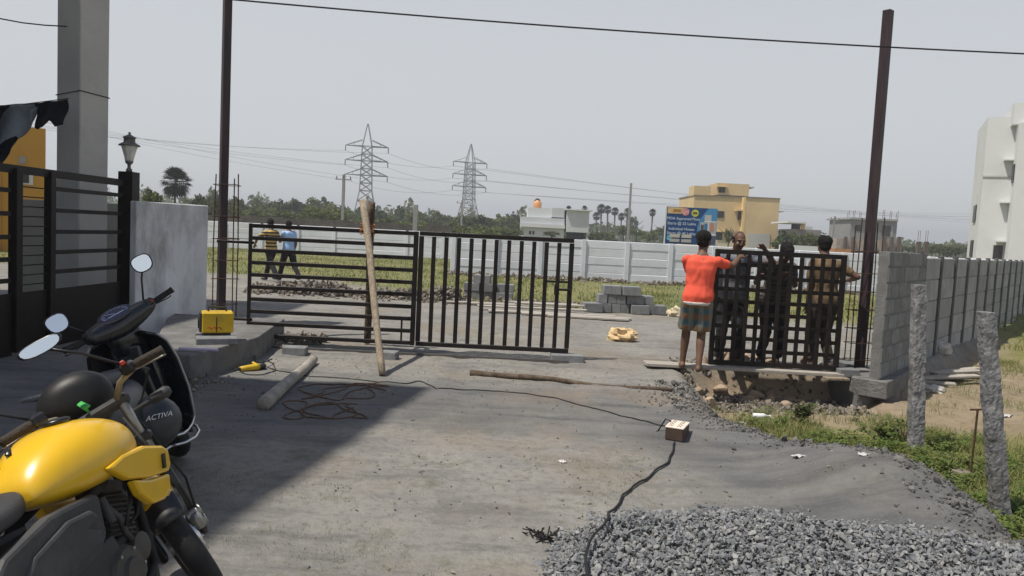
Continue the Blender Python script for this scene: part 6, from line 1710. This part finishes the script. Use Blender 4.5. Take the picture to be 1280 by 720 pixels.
    if hair == 'bald':
        for sg in (-1, 1): EH((sg * .066, -.02, .015), (.018, .05, .035))
        EH((0, -.082, .0), (.06, .026, .05)); EH((0, -.07, -.03), (.055, .03, .03)); hrw = .004
    else:
        EH((0, -.022, .048), (.094, .106, .092)); EH((0, -.045, -.005), (.076, .066, .075)); EH((0, .045, .085), (.06, .045, .035)); hrw = .018 if hair == 'curly' else .008
    fin(hr, 'hair', HAIR, root, .009, hrw, 3, 2)
    # clothes
    c = MB(); torso(c, .016, .02, .975, .03)
    for S_, e, w in arms:
        t = sleeve
        pts = [S_ - (e - S_) * .1, S_, S_.lerp(e, .5 if t > .5 else t)]; rad = [.055 * s, .066 * s, .062 * s]
        if t <= 1: pts.append(S_.lerp(e, max(t, .55))); rad.append(.060 * s)
        else: pts += [e, e.lerp(w, t - 1)]; rad += [.056 * s, .048 * s]
        limb(c, pts, rad)
    fin(c, 'shirt', shirt, root, .011, .014, 5, 3)
    if under is not None:
        c = MB(); torso(c, .024, -.015, .05, .03); fin(c, 'undershirt', under, root, .011, .004, 7, 2)
    c = MB(); torso(c, .012, -.07, .16)
    for Hh, k, a in legs:
        if trouser_len > 1: pts, rad = [Hh, Hh.lerp(k, .5), k, k.lerp(a, .5), k.lerp(a, trouser_len - 1)], [.102 * s, .092 * s, .075 * s, .068 * s, .062 * s]
        else: pts, rad = [Hh, Hh.lerp(k, .5), Hh.lerp(k, trouser_len)], [.108 * s, .112 * s, .112 * s]
        limb(c, pts[:-1], rad[:-1]); c.tube(pts, rad, 14)
    fin(c, 'trousers' if trouser_len > 1 else 'shorts', trousers, root, .011, .013, 9, 3)
    if shoes is not None:
        for (Hh, k, a), tt in zip(legs, toe):
            c = MB(); rt = Matrix.Rotation(tt, 3, 'Z'); c.ell(a + rt @ V((0, .062 * s, -.045 * s)), (.052 * s, .138 * s, .036 * s), rt, 14, 8); c.ell(a + rt @ V((0, -.02 * s, -.03 * s)), (.044 * s, .058 * s, .048 * s), rt, 12, 8)
            fin(c, 'shoe', shoes, root, .010, 0, 0, 2)
    return root
def pattern(name, c1, c2, kz, kx, c3=None, rough=.9):
    m, t, b = nt_mat(name); L = t.links.new; tc = N(t, 'ShaderNodeTexCoord'); last = None
    for ax, k, col in (('Z', kz, c2), ('X', kx, c3 or c2)):
        if not k: continue
        w = N(t, 'ShaderNodeTexWave', wave_type='BANDS', bands_direction=ax); w.inputs['Scale'].default_value = k; w.inputs['Distortion'].default_value = .6; w.inputs['Detail'].default_value = 1
        L(tc.outputs['Object'], w.inputs['Vector']); r = N(t, 'ShaderNodeMapRange'); r.inputs['From Min'].default_value = .45; r.inputs['From Max'].default_value = .55; L(w.outputs['Fac'], r.inputs['Value'])
        mx = N(t, 'ShaderNodeMixRGB'); L(r.outputs[0], mx.inputs[0]); mx.inputs[2].default_value = c4(col)
        if last is None: mx.inputs[1].default_value = c4(c1)
        else:
            h_ = N(t, 'ShaderNodeMath', operation='MULTIPLY'); L(r.outputs[0], h_.inputs[0]); h_.inputs[1].default_value = .6; L(h_.outputs[0], mx.inputs[0]); L(last, mx.inputs[1])
        last = mx.outputs[0]
    L(last, b.inputs['Base Color']); b.inputs['Roughness'].default_value = rough; b.inputs['Specular IOR Level'].default_value = .15
    return m
REDS = mat('red_tshirt', (.78, .115, .07), .9, var=.06, spec=.15); WHS = mat('white_cotton', (.62, .60, .57), .9, var=.05); CHK = pattern('checked_shorts', (.06, .11, .13), (.18, .10, .055), 2.1, 2.6, (.20, .20, .18))
GRS = mat('grey_shirt', (.17, .18, .21), .9, var=.25, scale=14, spec=.15); DKT = mat('dark_trousers', (.018, .018, .022), .9, var=.2); DKS = pattern('dark_print_shirt', (.025, .025, .03), (.09, .085, .08), 6, 5)
TAN = mat('tan_shirt', (.16, .112, .066), .9, var=.2, spec=.15); STR = pattern('striped_tshirt', (.50, .36, .13), (.06, .045, .035), 3.4, 0); BLU = mat('light_blue_shirt', (.33, .50, .76), .9, var=.08, spec=.15); BRN = mat('brown_trousers', (.06, .045, .035), .9, var=.2)
g = G(868, 464, .055)
person((2.27, 9.28, .03), R(-14), 'man in a red t-shirt and checked shorts gripping the lattice gate', dict(h=1.70, wr=at(924, 322, 9.60), pr=(.7, -.2, -1), wl=(2.45, 9.62, 1.25), pl=(-.6, .2, -1), fl=(-.13, .16), fr=(.07, -.06), lean=(.03, .04), head=(R(-6), 0, R(-12)), build=1.04), REDS, CHK, 'curly', .62, .88, None, WHS, toe=(.1, -.1))
person((at(917, 330, 10.12).x, 10.12, h(3, 10.3) - .005), R(168), 'balding man in a grey shirt resting his arms on the lattice gate', dict(h=1.80, wl=at(956, 312, 9.74), pl=(-1, .3, -.1), wr=at(902, 330, 9.86), pr=(.6, -.3, -1), lean=(-.02, .10), twist=R(12), head=(R(-14), 0, R(8)), build=1.1), GRS, DKT, 'bald', .6, 1.9, DKT)
person((at(968, 340, 10.3).x, 10.3, h(3.5, 10.3) - .005), R(184), 'man in a dark print shirt bent close behind the lattice gate', dict(h=1.70, wl=at(985, 345, 9.78), wr=at(950, 345, 9.78), pl=(-.6, -.2, -1), pr=(.6, -.2, -1), lean=(0, .22), head=(R(-42), 0, 0)), DKS, DKT, 'short', .6, 1.9, DKT)
person((at(1034, 340, 10.12).x, 10.12, h(4.2, 10.3) - .005), R(10), 'curly haired man in a tan shirt behind the lattice gate end', dict(h=1.76, wr=at(1060, 350, 10.35), pr=(.7, -.5, -.5), wl=at(1008, 392, 10.2), pl=(-.6, -.6, 0), lean=(0, .05), head=(R(-14), 0, R(-10))), TAN, BRN, 'curly', .62, 1.9, BRN)
person((at(338, 340, 20.6).x, 20.6, h(-6.6, 20.6)), R(55), 'person in a striped yellow t-shirt walking across the yard', dict(h=1.68, wl=at(319, 305, 20.4), pl=(-1, -.3, 0), fl=(-.1, -.42), fr=(.08, .32), liftl=.10, kl=(0, 1, 0), wr=at(352, 300, 20.9), pr=(.6, -.2, -1), head=(R(-8), 0, 0)), STR, DKT, 'curly', .6, 1.9, DKT, toe=(0, 0), vox=.010)
person((at(360, 340, 20.9).x, 20.9, h(-6.2, 20.9)), R(48), 'person in a light blue shirt walking beside the striped one', dict(h=1.66, fl=(-.08, .30), fr=(.10, -.40), liftr=.09, wr=at(367, 315, 20.9), wl=at(352, 300, 21.2), pl=(-.6, -.3, -.6), pr=(1, -.3, 0)), BLU, DKT, 'short', .6, 1.9, DKT, vox=.010)
# ------------------------------------------------------------------ haze
hz_ = MB(); hz_.box((0, 560, 17.5), (1700, 1340, 39))
m = bpy.data.materials.new('haze'); m.use_nodes = True; t = m.node_tree; t.nodes.clear()
out = t.nodes.new('ShaderNodeOutputMaterial'); pv = t.nodes.new('ShaderNodeVolumePrincipled')
pv.inputs['Color'].default_value = (.80, .84, .90, 1); pv.inputs['Density'].default_value = HAZE; pv.inputs['Anisotropy'].default_value = .2
t.links.new(pv.outputs[0], out.inputs['Volume'])
tag(hz_.build('haze', m), 'thin pale heat haze over the whole place', 'haze', kind='stuff')
